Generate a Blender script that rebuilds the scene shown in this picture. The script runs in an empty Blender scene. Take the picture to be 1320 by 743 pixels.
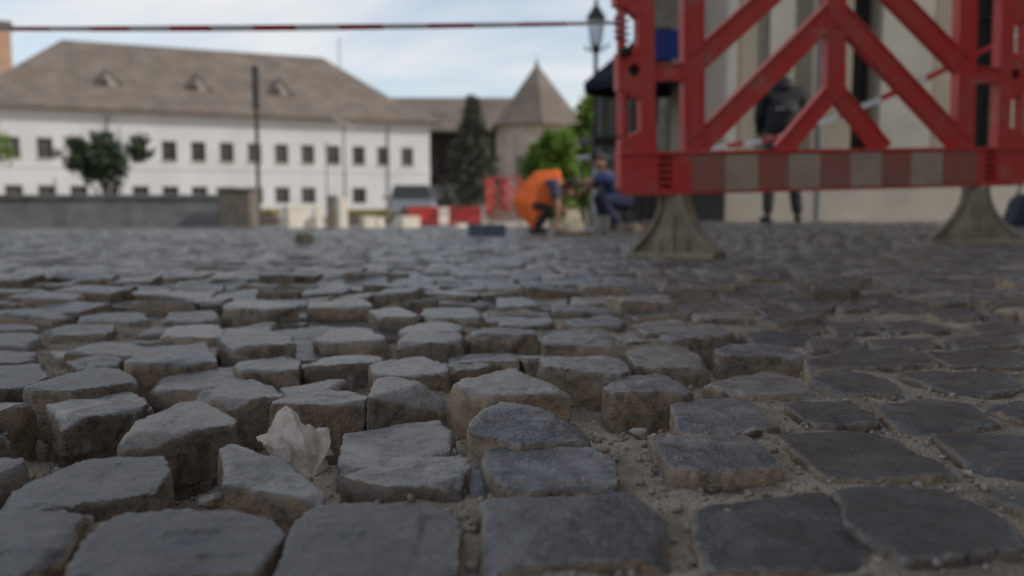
import bpy, bmesh, math, random
import numpy as np
from mathutils import Vector, Matrix, noise
from mathutils.geometry import tessellate_polygon
random.seed(7); RNG = np.random.default_rng(7)
R = math.radians
scene = bpy.context.scene
COL = scene.collection

# ---------------------------------------------------------------- camera
EYE = 0.22
PITCH = math.atan(106.5 / 1150)
cd = bpy.data.cameras.new('camera'); cam = bpy.data.objects.new('camera', cd); COL.objects.link(cam)
cam.location = (0, 0, EYE); cam.rotation_euler = (R(90) - PITCH, 0, 0)
cd.sensor_width = 36; cd.lens = 36 * 1150 / 1320
cd.clip_start = 0.02; cd.clip_end = 3000
cd.dof.use_dof = True; cd.dof.focus_distance = 0.93; cd.dof.aperture_fstop = 4.0; cd.dof.aperture_blades = 0
scene.camera = cam

# ---------------------------------------------------------------- sky and sun
SUN_EL, SUN_AZ = R(32), math.atan2(0.96, -0.24)     # azimuth clockwise from +Y
world = bpy.data.worlds.new('World'); scene.world = world; world.use_nodes = True
wn, wl = world.node_tree.nodes, world.node_tree.links
wn.clear()
wout = wn.new('ShaderNodeOutputWorld'); bg = wn.new('ShaderNodeBackground'); bg.inputs[1].default_value = 0.14
sky = wn.new('ShaderNodeTexSky'); sky.sky_type = 'NISHITA'; sky.sun_disc = False
sky.sun_elevation = SUN_EL; sky.sun_rotation = SUN_AZ; sky.air_density = 1.0; sky.dust_density = 0.8; sky.ozone_density = 1.5
tc = wn.new('ShaderNodeTexCoord'); sep = wn.new('ShaderNodeSeparateXYZ'); wl.new(tc.outputs['Generated'], sep.inputs[0])
zz = wn.new('ShaderNodeMath'); zz.operation = 'ADD'; zz.inputs[1].default_value = 0.32; wl.new(sep.outputs[2], zz.inputs[0])
zm = wn.new('ShaderNodeMath'); zm.operation = 'MAXIMUM'; zm.inputs[1].default_value = 0.1; wl.new(zz.outputs[0], zm.inputs[0])
dv = wn.new('ShaderNodeVectorMath'); dv.operation = 'DIVIDE'; wl.new(tc.outputs['Generated'], dv.inputs[0])
cmb = wn.new('ShaderNodeCombineXYZ'); [wl.new(zm.outputs[0], cmb.inputs[i]) for i in range(3)]
wl.new(cmb.outputs[0], dv.inputs[1])
mp = wn.new('ShaderNodeMapping'); mp.inputs['Rotation'].default_value = (0, 0, R(25)); mp.inputs['Scale'].default_value = (0.8, 1.7, 1.0)
mp.inputs['Location'].default_value = (3.3, 1.2, 0)
wl.new(dv.outputs[0], mp.inputs[0])
cn = wn.new('ShaderNodeTexNoise'); cn.inputs['Scale'].default_value = 1.35; cn.inputs['Detail'].default_value = 7; cn.inputs['Roughness'].default_value = 0.55
cn.inputs['Distortion'].default_value = 0.4
wl.new(mp.outputs[0], cn.inputs['Vector'])
cr = wn.new('ShaderNodeValToRGB'); cr.color_ramp.elements[0].position = 0.34; cr.color_ramp.elements[1].position = 0.66
wl.new(cn.outputs[0], cr.inputs[0])
mx = wn.new('ShaderNodeMix'); mx.data_type = 'RGBA'; mx.inputs[7].default_value = (5.5, 5.6, 5.7, 1)
wl.new(cr.outputs[0], mx.inputs[0]); wl.new(sky.outputs[0], mx.inputs[6])
wl.new(mx.outputs[2], bg.inputs[0]); wl.new(bg.outputs[0], wout.inputs[0])

sd = bpy.data.lights.new('sun', 'SUN'); sd.energy = 2.7; sd.angle = R(0.7); sd.color = (1.0, 0.93, 0.82)
sun = bpy.data.objects.new('sun', sd); COL.objects.link(sun)
sdir = Vector((math.sin(SUN_AZ) * math.cos(SUN_EL), math.cos(SUN_AZ) * math.cos(SUN_EL), math.sin(SUN_EL)))
sun.rotation_euler = sdir.to_track_quat('Z', 'Y').to_euler(); sun.location = (10, 0, 30)

scene.view_settings.view_transform = 'Standard'; scene.view_settings.look = 'None'
scene.view_settings.exposure = 0.1; scene.view_settings.gamma = 1; scene.view_settings.use_curve_mapping = False
scene.cycles.use_denoising = True
scene.cycles.max_bounces = 6; scene.cycles.sample_clamp_indirect = 6

# ---------------------------------------------------------------- helpers
def link(o): COL.objects.link(o); return o
def tag(o, label=None, cat=None, group=None, kind=None):
    if label: o['label'] = label
    if cat: o['category'] = cat
    if group: o['group'] = group
    if kind: o['kind'] = kind
    return o
def empty(name, loc, rz=0, **k):
    o = link(bpy.data.objects.new(name, None)); o.location = loc; o.rotation_euler = (0, 0, rz); o.empty_display_size = 0.1
    return tag(o, **k)
def obj(name, me, m=None, parent=None, smooth=False, **k):
    if isinstance(me, bmesh.types.BMesh):
        b = me; me = bpy.data.meshes.new(name); b.to_mesh(me); b.free()
    if m is not None and not me.materials: me.materials.append(m)
    if smooth: me.polygons.foreach_set('use_smooth', [True] * len(me.polygons))
    o = link(bpy.data.objects.new(name, me)); o.parent = parent
    return tag(o, **k)
def copy_tree(o, parent=None):
    c = link(o.copy()); c.parent = parent
    for ch in list(o.children): copy_tree(ch, c)
    return c
def pyd(v, f): me = bpy.data.meshes.new('m'); me.from_pydata([tuple(p) for p in v], [], f); me.update(); return me
def npmesh(v, quads=None, tris=None):
    me = bpy.data.meshes.new('m'); v = np.asarray(v, np.float32)
    f = quads if quads is not None else tris; k = f.shape[1]
    me.vertices.add(len(v)); me.vertices.foreach_set('co', v.ravel())
    me.loops.add(f.size); me.loops.foreach_set('vertex_index', f.astype(np.int32).ravel())
    me.polygons.add(len(f)); me.polygons.foreach_set('loop_start', np.arange(0, f.size, k, dtype=np.int32))
    me.update(calc_edges=True); me.validate(); return me
def box(bm, x0, x1, y0, y1, z0, z1, M=None):
    p = [Vector((x, y, z)) for z in (z0, z1) for x, y in ((x0, y0), (x1, y0), (x1, y1), (x0, y1))]
    if M is not None: p = [M @ q for q in p]
    v = [bm.verts.new(q) for q in p]
    for f in ((3, 2, 1, 0), (4, 5, 6, 7), (0, 1, 5, 4), (1, 2, 6, 5), (2, 3, 7, 6), (3, 0, 4, 7)): bm.faces.new([v[i] for i in f])
def boxes(*a, bev=0):
    bm = bmesh.new()
    for q in a: box(bm, *q)
    if bev: bmesh.ops.bevel(bm, geom=bm.edges[:], offset=bev, segments=2, affect='EDGES', profile=0.6)
    return bm
def ring_tube(bm, pts, rad, n=8, cap=True):
    pts = [Vector(p) for p in pts]; rs = rad if hasattr(rad, '__len__') else [rad] * len(pts)
    prev = None; rings = []
    for i, p in enumerate(pts):
        d = (pts[min(i + 1, len(pts) - 1)] - pts[max(i - 1, 0)]).normalized()
        a = d.orthogonal().normalized() if prev is None else (prev - d * prev.dot(d)).normalized()
        prev = a; b = d.cross(a)
        rings.append([bm.verts.new(p + (a * math.cos(2 * math.pi * k / n) + b * math.sin(2 * math.pi * k / n)) * rs[i]) for k in range(n)])
    for r0, r1 in zip(rings, rings[1:]):
        for k in range(n): bm.faces.new((r0[k], r0[(k + 1) % n], r1[(k + 1) % n], r1[k]))
    if cap: bm.faces.new(rings[0][::-1]); bm.faces.new(rings[-1])
def tube(pts, rad, n=8): bm = bmesh.new(); ring_tube(bm, pts, rad, n); return bm
def lathe(prof, n=20, bm=None):
    bm = bm or bmesh.new(); rings = [[bm.verts.new((r * math.cos(2 * math.pi * k / n), r * math.sin(2 * math.pi * k / n), z)) for k in range(n)] for r, z in prof]
    for a, b in zip(rings, rings[1:]):
        for k in range(n): bm.faces.new((a[k], a[(k + 1) % n], b[(k + 1) % n], b[k]))
    bm.faces.new(rings[0][::-1]); bm.faces.new(rings[-1]); return bm
def prism(outer, holes, d0, d1, plane='xz'):
    """Flat plate with openings: polygon (a, b) extruded from d0 to d1 along the third axis."""
    loops = [outer] + list(holes); flat = [p for l in loops for p in l]
    tri = tessellate_polygon([[Vector((p[0], p[1], 0)) for p in l] for l in loops])
    P = (lambda a, b, c: (a, c, b)) if plane == 'xz' else (lambda a, b, c: (a, b, c))
    bm = bmesh.new(); f = [bm.verts.new(P(a, b, d0)) for a, b in flat]; g = [bm.verts.new(P(a, b, d1)) for a, b in flat]
    for t in tri:
        try: bm.faces.new([f[i] for i in t]); bm.faces.new([g[i] for i in reversed(t)])
        except ValueError: pass
    s = 0
    for l in loops:
        for i in range(len(l)):
            j = (i + 1) % len(l); bm.faces.new((f[s + i], f[s + j], g[s + j], g[s + i]))
        s += len(l)
    bmesh.ops.recalc_face_normals(bm, faces=bm.faces); return bm
def sm(a, b, x): t = np.clip((x - a) / (b - a), 0, 1); return t * t * (3 - 2 * t)

# ---------------------------------------------------------------- materials
def mat(name, c1, c2=None, rough=0.7, scale=4, bump=0.0, bscale=None, metal=0, detail=6, stretch=(1, 1, 1), spec=0.5, trans=0):
    m = bpy.data.materials.new(name); m.use_nodes = True; n, l = m.node_tree.nodes, m.node_tree.links
    p = n['Principled BSDF']; p.inputs['Roughness'].default_value = rough; p.inputs['Metallic'].default_value = metal
    p.inputs['Specular IOR Level'].default_value = spec
    t = n.new('ShaderNodeTexCoord'); mp = n.new('ShaderNodeMapping'); mp.inputs['Scale'].default_value = stretch; l.new(t.outputs['Object'], mp.inputs[0])
    nz = n.new('ShaderNodeTexNoise'); nz.inputs['Scale'].default_value = scale; nz.inputs['Detail'].default_value = detail; nz.inputs['Roughness'].default_value = 0.62
    l.new(mp.outputs[0], nz.inputs[0])
    c2 = c2 or tuple(x * 0.75 for x in c1)
    r = n.new('ShaderNodeValToRGB'); r.color_ramp.elements[0].position = 0.36; r.color_ramp.elements[1].position = 0.64
    r.color_ramp.elements[0].color = (*c1, 1); r.color_ramp.elements[1].color = (*c2, 1)
    l.new(nz.outputs[0], r.inputs[0]); l.new(r.outputs[0], p.inputs['Base Color'])
    if bump:
        b = n.new('ShaderNodeBump'); b.inputs['Strength'].default_value = bump; b.inputs['Distance'].default_value = 0.02
        z2 = n.new('ShaderNodeTexNoise'); z2.inputs['Scale'].default_value = bscale or scale * 6; z2.inputs['Detail'].default_value = 5
        l.new(mp.outputs[0], z2.inputs[0]); l.new(z2.outputs[0], b.inputs['Height']); l.new(b.outputs[0], p.inputs['Normal'])
    if trans:
        o = n['Material Output']; ts = n.new('ShaderNodeBsdfTranslucent'); l.new(r.outputs[0], ts.inputs[0])
        ms = n.new('ShaderNodeMixShader'); ms.inputs[0].default_value = trans
        l.new(p.outputs[0], ms.inputs[1]); l.new(ts.outputs[0], ms.inputs[2]); l.new(ms.outputs[0], o.inputs[0])
    return m

def stone_material():
    m = bpy.data.materials.new('basalt sett'); m.use_nodes = True; n, l = m.node_tree.nodes, m.node_tree.links
    p = n['Principled BSDF']
    def N(t, **k):
        x = n.new(t)
        for a, b in k.items(): setattr(x, a, b)
        return x
    def math_(op, a, b=None):
        x = N('ShaderNodeMath', operation=op)
        for i, v in enumerate((a, b)):
            if v is None: continue
            if isinstance(v, (int, float)): x.inputs[i].default_value = v
            else: l.new(v, x.inputs[i])
        return x.outputs[0]
    def nz(sc, det=6, ro=0.6, dist=0, vec=None):
        x = N('ShaderNodeTexNoise'); x.inputs['Scale'].default_value = sc; x.inputs['Detail'].default_value = det
        x.inputs['Roughness'].default_value = ro; x.inputs['Distortion'].default_value = dist; l.new(vec, x.inputs[0]); return x.outputs[0]
    def ramp(v, *st):
        x = N('ShaderNodeValToRGB'); e = x.color_ramp.elements
        while len(e) < len(st): e.new(0.5)
        for q, (pos, c) in zip(e, st): q.position = pos; q.color = (*c, 1) if hasattr(c, '__len__') else (c, c, c, 1)
        l.new(v, x.inputs[0]); return x.outputs[0]
    def mixc(f, a, b, mode='MIX'):
        x = N('ShaderNodeMix', data_type='RGBA', blend_type=mode)
        for s, v in ((0, f), (6, a), (7, b)):
            if isinstance(v, (int, float)): x.inputs[s].default_value = v
            elif isinstance(v, tuple): x.inputs[s].default_value = (*v, 1)
            else: l.new(v, x.inputs[s])
        return x.outputs[2]
    oi = N('ShaderNodeObjectInfo'); at = N('ShaderNodeAttribute', attribute_name='rnd'); tn = N('ShaderNodeAttribute', attribute_name='tone')
    rnd = math_('FRACT', math_('ADD', oi.outputs['Random'], at.outputs['Fac']))
    t = N('ShaderNodeTexCoord'); off = N('ShaderNodeVectorMath', operation='ADD'); l.new(t.outputs['Object'], off.inputs[0])
    cb = N('ShaderNodeCombineXYZ'); r9 = math_('MULTIPLY', rnd, 37.0); [l.new(r9, cb.inputs[i]) for i in range(3)]
    l.new(cb.outputs[0], off.inputs[1]); v = off.outputs[0]
    g = N('ShaderNodeNewGeometry'); sp = N('ShaderNodeSeparateXYZ'); l.new(g.outputs['Normal'], sp.inputs[0])
    n1 = nz(16, 7, 0.65, 0.6, v); n2 = nz(60, 6, 0.7, 0, v); n3 = nz(300, 3, 0.6, 0, v); n4 = nz(8, 4, 0.5, 0.3, v)
    # worn top against fresh-dug flank: caked with earth, colour raised to paint in warm light
    topf = ramp(math_('ADD', sp.outputs[2], math_('MULTIPLY', math_('SUBTRACT', n1, 0.5), 0.55)), (0.52, 0.0), (0.74, 1.0))
    top = ramp(n1, (0.34, (0.02, 0.0215, 0.024)), (0.46, (0.046, 0.048, 0.051)), (0.55, (0.088, 0.089, 0.09)), (0.66, (0.22, 0.205, 0.183)))
    top = mixc(ramp(n2, (0.5, 0.0), (0.66, 0.6)), top, (0.22, 0.21, 0.19))
    top = mixc(ramp(n2, (0.32, 0.6), (0.45, 0.0)), top, (0.022, 0.022, 0.024))
    top = mixc(ramp(n3, (0.56, 0.0), (0.68, 0.5)), top, (0.26, 0.25, 0.235))
    hue = ramp(rnd, (0.0, (0.6, 0.62, 0.66)), (0.3, (1.15, 1.16, 1.2)), (0.5, (0.8, 0.77, 0.74)), (0.7, (1.7, 1.6, 1.46)), (0.85, (0.95, 0.95, 0.97)), (1.0, (0.65, 0.69, 0.78)))
    top = mixc(1.0, top, hue, 'MULTIPLY')
    side = ramp(n1, (0.32, (0.055, 0.04, 0.029)), (0.43, (0.17, 0.12, 0.08)), (0.55, (0.4, 0.29, 0.19)), (0.7, (0.2, 0.172, 0.146)))
    side = mixc(ramp(n2, (0.42, 0.0), (0.7, 0.55)), side, (0.48, 0.36, 0.25))
    side = mixc(ramp(n2, (0.3, 0.75), (0.44, 0.0)), side, (0.045, 0.035, 0.028))
    side = mixc(ramp(n3, (0.55, 0.0), (0.68, 0.5)), side, (0.5, 0.4, 0.29))
    side = mixc(1.0, side, ramp(math_('FRACT', math_('MULTIPLY', rnd, 7.3)), (0.0, (0.45, 0.45, 0.47)), (0.35, (1.0, 0.97, 0.93)), (0.6, (0.65, 0.63, 0.62)), (0.8, (1.2, 1.12, 1.02)), (1.0, (0.55, 0.52, 0.5))), 'MULTIPLY')
    tan_top = ramp(n1, (0.3, (0.13, 0.112, 0.094)), (0.55, (0.26, 0.22, 0.175)), (0.72, (0.36, 0.31, 0.245)))
    tone = tn.outputs['Fac']
    istan = ramp(tone, (0.3, 0.0), (0.45, 1.0), (0.6, 1.0), (0.75, 0.0))
    isdark = ramp(tone, (0.75, 0.0), (0.95, 1.0))
    top = mixc(math_('MULTIPLY', istan, 0.75), top, tan_top)
    top = mixc(isdark, top, mixc(1.0, top, (0.33, 0.335, 0.345), 'MULTIPLY'))
    c = mixc(topf, side, top)
    # sand dust lying in patches
    dust = math_('MULTIPLY', ramp(n4, (0.5, 0.0), (0.68, 1.0)), ramp(n2, (0.42, 0.0), (0.66, 0.6)))
    c = mixc(math_('MULTIPLY', dust, math_('SUBTRACT', 1.0, math_('MULTIPLY', isdark, 0.7))), c, (0.3, 0.255, 0.2))
    wear = math_('MULTIPLY', ramp(g.outputs['Pointiness'], (0.515, 0.0), (0.56, 0.75)), ramp(n2, (0.36, 0.2), (0.56, 1.0)))
    c = mixc(math_('MULTIPLY', wear, 0.7), c, (0.25, 0.235, 0.21))
    l.new(c, p.inputs['Base Color'])
    ro = math_('ADD', math_('MULTIPLY', topf, -0.68), math_('ADD', 0.7, math_('MULTIPLY', n1, 0.5)))
    l.new(math_('ADD', ro, math_('MULTIPLY', dust, 0.3)), p.inputs['Roughness'])
    p.inputs['Specular IOR Level'].default_value = 0.8
    h = math_('ADD', math_('MULTIPLY', n2, 0.75), math_('MULTIPLY', n3, 0.3))
    b = N('ShaderNodeBump'); b.inputs['Distance'].default_value = 0.009
    l.new(math_('SUBTRACT', 1.0, math_('MULTIPLY', topf, 0.25)), b.inputs['Strength'])
    l.new(h, b.inputs['Height']); l.new(b.outputs[0], p.inputs['Normal'])
    return m
STONE = stone_material()

# ---------------------------------------------------------------- ground level
def ground(x, y):
    """Long fall of the square away from the camera; the right side in front of the corner house stays level."""
    x = np.asarray(x, float); y = np.asarray(y, float)
    sx = sm(0.7, 2.4, x); wy = 1 - sm(13, 20, y)
    return -0.016 * np.maximum(0, y - 2.5) * (1 - sx * wy) + 0.03 * sx * sm(2.2, 3.6, y) * wy
def G(x, y): return float(ground(x, y))
def X(px, y): return (px - 660) / 1150 * y          # metres to the side at distance y
def Z(py, y): return EYE + (265 - py) / 1150 * y    # height at distance y

HERO = [  # visible setts: (tone, top outline x, y, z in mm)
 (0, [(-401,632,0),(-308,621,0),(-291,560,0),(-293,508,0),(-323,490,0)]),
 (0, [(-296,624,0),(-173,622,0),(-156,587,0),(-157,523,0),(-263,508,0)]),
 (0, [(-149,646,0),(-52,646,0),(-36,613,0),(-34,506,0),(-141,490,0)]),
 (0, [(-23,656,0),(102,675,0),(105,618,0),(99,543,0),(-10,531,0),(-17,550,0)]),
 (2, [(142,663,-4),(256,683,-4),(249,598,-4),(219,538,-4),(123,536,-4),(123,583,-4)]),
 (2, [(253,683,0),(334,688,0),(354,613,0),(329,550,0),(239,543,0),(236,607,0)]),
 (0, [(-383,651,0),(-381,765,0),(-314,777,0),(-288,730,0),(-278,679,0),(-295,660,0),(-347,637,0)]),
 (0, [(-269,805,6),(-218,780,4),(-195,742,-3),(-149,684,-3),(-147,665,-3),(-189,682,-3),(-232,704,-3)]),
 (0, [(-141,737,0),(-129,765,0),(-72,770,0),(-42,760,0),(-39,730,0),(-43,694,0),(-98,688,0),(-140,715,0)]),
 (0, [(-38,759,-10),(-28,775,-10),(-16,726,-10),(-19,702,-10),(-34,702,-10)]),
 (0, [(-22,790,0),(29,816,0),(82,803,0),(88,719,0),(80,686,0),(-3,677,0),(-23,737,0)]),
 (0, [(129,833,6),(218,833,6),(217,776,6),(226,721,6),(163,706,6),(130,726,6)]),
 (2, [(257,845,0),(335,869,0),(359,839,0),(369,721,0),(283,707,0),(256,715,0),(256,790,0)]),
 (2, [(405,839,0),(505,851,0),(476,765,0),(422,707,0),(390,732,0)]),
 (0, [(-585,972,-20),(-557,961,-20),(-520,903,-20),(-534,885,-20)]),
 (0, [(-525,855,-26),(-483,861,-26),(-455,821,-26),(-467,795,-26),(-484,788,-26)]),
 (2, [(-736,1212,0),(-657,1224,0),(-598,1139,0),(-595,1070,0),(-646,1061,0)]),
 (0, [(-581,1046,5),(-576,1093,5),(-558,1197,5),(-488,1135,5),(-464,1088,5),(-513,1028,5)]),
 (0, [(-518,982,-4),(-524,1014,-4),(-483,1099,-4),(-416,1006,-4),(-415,967,-4),(-446,971,-4),(-473,924,-4)]),
 (0, [(-371,820,2),(-391,920,2),(-351,976,8),(-290,916,2),(-280,880,2),(-308,870,2),(-342,831,2)]),
 (0, [(-546,1245,4),(-548,1357,4),(-490,1412,4),(-426,1266,-3),(-455,1245,-6),(-531,1226,4)]),
 (0, [(-490,1189,-14),(-433,1281,-14),(-407,1299,-14),(-366,1220,-14),(-357,1179,-14),(-387,1122,-14),(-450,1109,-14)]),
 (0, [(-381,1053,-4),(-339,1150,-4),(-279,1075,-4),(-272,1035,-4),(-322,1018,-4)]),
 (1, [(-280,1007,-5),(-277,1062,-5),(-202,1067,-5),(-173,1044,-5),(-171,1019,-5),(-230,1003,-5)]),
 (0, [(-166,1008,2),(-170,1070,2),(-170,1134,2),(-133,1119,2),(-111,1094,2),(-85,1095,-12),(-69,1073,-40)]),
 (1, [(-299,1138,-13),(-237,1196,-13),(-219,1169,-13),(-232,1119,-13),(-274,1077,-13)]),
 (0, [(-157,792,-18),(-175,933,-18),(-132,964,-18),(-82,975,-18),(-64,923,-18),(-55,838,-18),(-113,792,-18)]),
 (1, [(-76,1049,9),(0,1168,9),(68,1033,2),(27,1020,2),(-28,1002,6)]),
 (0, [(-15,908,22),(32,891,12),(73,844,4),(70,815,4),(6,793,4),(-40,825,8),(-41,842,12),(-27,865,18)]),
 (1, [(-198,1224,0),(-136,1316,0),(-89,1212,0),(-87,1166,0),(-136,1145,0),(-180,1156,0)]),
 (1, [(-299,1272,-4),(-258,1332,-4),(-192,1325,-4),(-189,1265,-4),(-289,1240,-4)]),
 (0, [(-92,1282,-8),(-14,1335,-8),(2,1295,-8),(-52,1238,-8),(-87,1238,-8)]),
 (0, [(39,1253,6),(146,1273,6),(155,1157,6),(133,1119,6),(77,1168,6),(34,1191,6)]),
 (0, [(110,1079,0),(140,1134,0),(193,1156,0),(223,1084,0),(204,1052,0),(120,1047,0)]),
 (0, [(176,1361,0),(268,1396,0),(280,1267,0),(272,1222,0),(202,1206,0),(171,1228,0)]),
 (0, [(184,992,0),(254,1009,0),(269,976,0),(269,881,0),(222,866,0),(167,891,0)]),
 (2, [(303,973,0),(340,1000,0),(385,984,0),(380,901,0),(310,875,0),(303,908,0)]),
 (2, [(389,961,0),(468,1009,0),(511,980,0),(497,888,0),(443,866,0),(390,866,0)]),
 (2, [(513,954,0),(586,1004,0),(575,943,0),(529,891,0)]),
 (0, [(242,1099,0),(339,1183,0),(367,1150,0),(362,1043,0),(267,1025,0)]),
 (2, [(379,1129,0),(436,1172,0),(485,1139,0),(472,1038,0),(383,1034,0)]),
 (2, [(507,1150,0),(573,1195,0),(657,1183,0),(625,1065,0),(525,1025,0)]),
 (0, [(312,1366,0),(356,1421,0),(436,1397,0),(428,1288,0),(376,1295,0),(305,1309,0)]),
 (2, [(427,1288,0),(517,1352,0),(626,1344,0),(601,1237,0),(403,1189,0)]),
 (2, [(622,1330,0),(724,1374,0),(773,1323,0),(713,1218,0),(609,1224,0)]),
 (0, [(-473,1419,10),(-484,1516,10),(-423,1516,10),(-362,1430,10),(-332,1349,10),(-419,1326,10)]),
 (0, [(-397,1265,-5),(-328,1331,-5),(-306,1278,-5),(-295,1216,-5),(-373,1210,-5)]),
 (1, [(-593,1494,2),(-619,1611,2),(-541,1632,2),(-482,1494,2),(-528,1467,2)]),
 (1, [(-582,1783,20),(-594,1916,20),(-502,1880,20),(-428,1763,20),(-483,1726,20)]),
 (1, [(-437,1902,14),(-333,1995,14),(-295,1888,14),(-290,1818,14),(-411,1805,14)]),
 (1, [(-330,1467,2),(-319,1615,2),(-265,1597,2),(-202,1453,2),(-238,1425,2),(-307,1425,2)]),
 (1, [(-287,1780,10),(-244,1874,10),(-183,1746,10),(-184,1684,10),(-257,1691,10)]),
 (0, [(-183,1763,6),(-172,1845,6),(-89,1882,6),(-56,1763,6),(-63,1699,6),(-160,1692,6)]),
 (1, [(-202,1570,2),(-149,1700,2),(-88,1611,2),(-95,1541,2),(-194,1522,2)]),
 (0, [(-183,1432,6),(-177,1494,6),(-82,1503,6),(-74,1449,6),(-80,1399,6),(-181,1390,6)]),
 (2, [(-73,1484,10),(-27,1542,10),(40,1512,10),(45,1466,10),(0,1439,10),(-69,1448,10)]),
 (0, [(49,1450,10),(127,1539,10),(160,1429,10),(160,1349,4),(48,1361,10)]),
 (1, [(142,2101,0),(178,2165,0),(279,2179,0),(256,2010,0),(130,1989,0)]),
 (1, [(276,2131,4),(394,2190,4),(359,2025,4),(255,2000,4)]),
 (1, [(365,1812,2),(499,1853,2),(474,1736,2),(348,1712,2)]),
 (0, [(242,1451,8),(281,1521,8),(355,1608,8),(383,1512,8),(342,1443,8),(249,1418,8)]),
 (0, [(-818,1555,0),(-830,1647,0),(-749,1658,0),(-709,1584,0),(-703,1526,0),(-785,1517,0)]),
 (0, [(-982,1647,0),(-894,1658,0),(-848,1584,0),(-933,1565,0)]),
 (0, [(-918,1517,0),(-824,1526,0),(-784,1463,0),(-771,1382,0),(-833,1374,0)]),
 (0, [(-815,1344,0),(-736,1352,0),(-701,1302,0),(-685,1249,0),(-751,1237,0)]),
 (0, [(-661,1306,-10),(-644,1368,-10),(-592,1347,-10),(-575,1280,-10),(-616,1249,-10)]),
 (1, [(-771,1466,-20),(-739,1516,-20),(-648,1474,-20),(-637,1420,-20),(-719,1398,-20)]),
 (0, [(-839,1715,0),(-865,1829,0),(-763,1842,0),(-706,1715,0),(-719,1681,0)]),
 (0, [(-679,1698,0),(-712,1826,0),(-632,1871,0),(-567,1726,0),(-586,1681,0)]),
 (1, [(179,1595,-10),(222,1636,-10),(251,1521,-10),(189,1486,-10)]),
 (0, [(97,1690,0),(203,1816,0),(224,1730,0),(199,1644,0),(114,1626,0)]),
 (0, [(224,1654,0),(323,1726,0),(327,1626,0),(297,1560,0),(229,1536,0)]),
 (0, [(-27,1727,0),(70,1764,0),(86,1692,0),(57,1637,0),(-23,1626,0)]),
 (0, [(-38,2132,0),(47,2117,0),(60,1967,0),(-31,1942,0)]),
 (2, [(339,1928,4),(492,2012,4),(484,1873,4),(359,1822,4)]),
 (0, [(537,2296,0),(643,2277,0),(598,2106,0),(497,2106,0)]),
 (0, [(508,1785,3),(656,1859,3),(594,1741,3),(505,1669,3),(470,1688,3)]),
 (0, [(623,1990,4),(768,2054,4),(693,1914,4),(612,1864,4)]),
 (2, [(767,2016,4),(860,2068,4),(786,1934,4),(707,1878,4),(689,1901,4)]),
 (2, [(486,1615,0),(567,1658,0),(545,1565,0),(466,1517,0)]),
 (2, [(588,1669,0),(684,1715,0),(648,1555,0),(559,1536,0)]),
 (2, [(691,1669,0),(802,1727,0),(789,1584,0),(679,1565,0)]),
 (2, [(861,1841,0),(969,1917,0),(973,1805,0),(835,1727,0)]),
 (2, [(783,1958,0),(891,2037,0),(877,1898,0),(759,1856,0)]),
 (2, [(844,1637,0),(964,1692,0),(927,1555,0),(808,1536,0)]),
 (2, [(488,1463,0),(582,1490,0),(553,1389,0),(461,1359,0)]),
 (2, [(590,1472,0),(714,1508,0),(675,1397,0),(560,1374,0)]),
 (2, [(724,1481,0),(865,1517,0),(820,1397,0),(692,1382,0)]),
]
BED = [(-197,497,3),(38,520,-5),(167,525,-9),(261,532,-1),(-312,627,-11),(-183,655,-27),(-85,678,-11),(-25,691,-14),(30,666,-4),(164,695,-8),(287,696,-5),(389,696,-1),(-520,874,-29),(-458,777,-28),(-600,1050,-32),(-505,1017,-49),(-435,914,-46),(-315,809,-46),(-475,1216,-46),(-392,1099,-26),(-316,1008,-46),(-223,992,-85),(-115,997,-38),(-241,1066,-15),(-104,782,-23),(-3,991,-45),(15,783,-13),(-134,1134,-11),(-235,1230,-22),(-43,1228,-23),(90,1108,-28),(160,1037,-35),(210,1196,-19),(211,855,1),(320,864,-3),(416,855,-4),(510,880,-3),(290,1015,-3),(407,1024,-3),(525,1015,-3),(361,1278,-31),(484,1178,-6),(640,1208,-5),(-371,1316,-13),(-334,1200,-24),(-527,1457,-40),(-485,1715,-22),(-347,1794,-40),(-257,1414,-20),(-217,1673,-37),(-110,1681,-8),(-139,1511,-1),(-125,1380,-19),(-13,1429,-46),(102,1339,-11),(191,1978,-17),(303,1990,-20),(405,1701,-8),(297,1408,-34),(-737,1506,-14),(-883,1554,-5),(-782,1363,-4),(-706,1226,-3),(-589,1239,-18),(-673,1388,-23),(-755,1670,-7),(-607,1670,-8),(205,1475,-15),(150,1615,-8),(248,1525,-9),(28,1615,-4),(12,1932,-5),(389,1812,-13),(542,2096,-7),(499,1659,-14),(609,1853,-15),(708,1867,-10),(491,1506,-13),(589,1525,-6),(712,1554,-6),(862,1717,-6),(798,1845,-4),(852,1525,-5),(496,1348,-3),(606,1363,-4),(741,1371,-5)]  # level of the sand bed at the foot of the setts, mm
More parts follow.
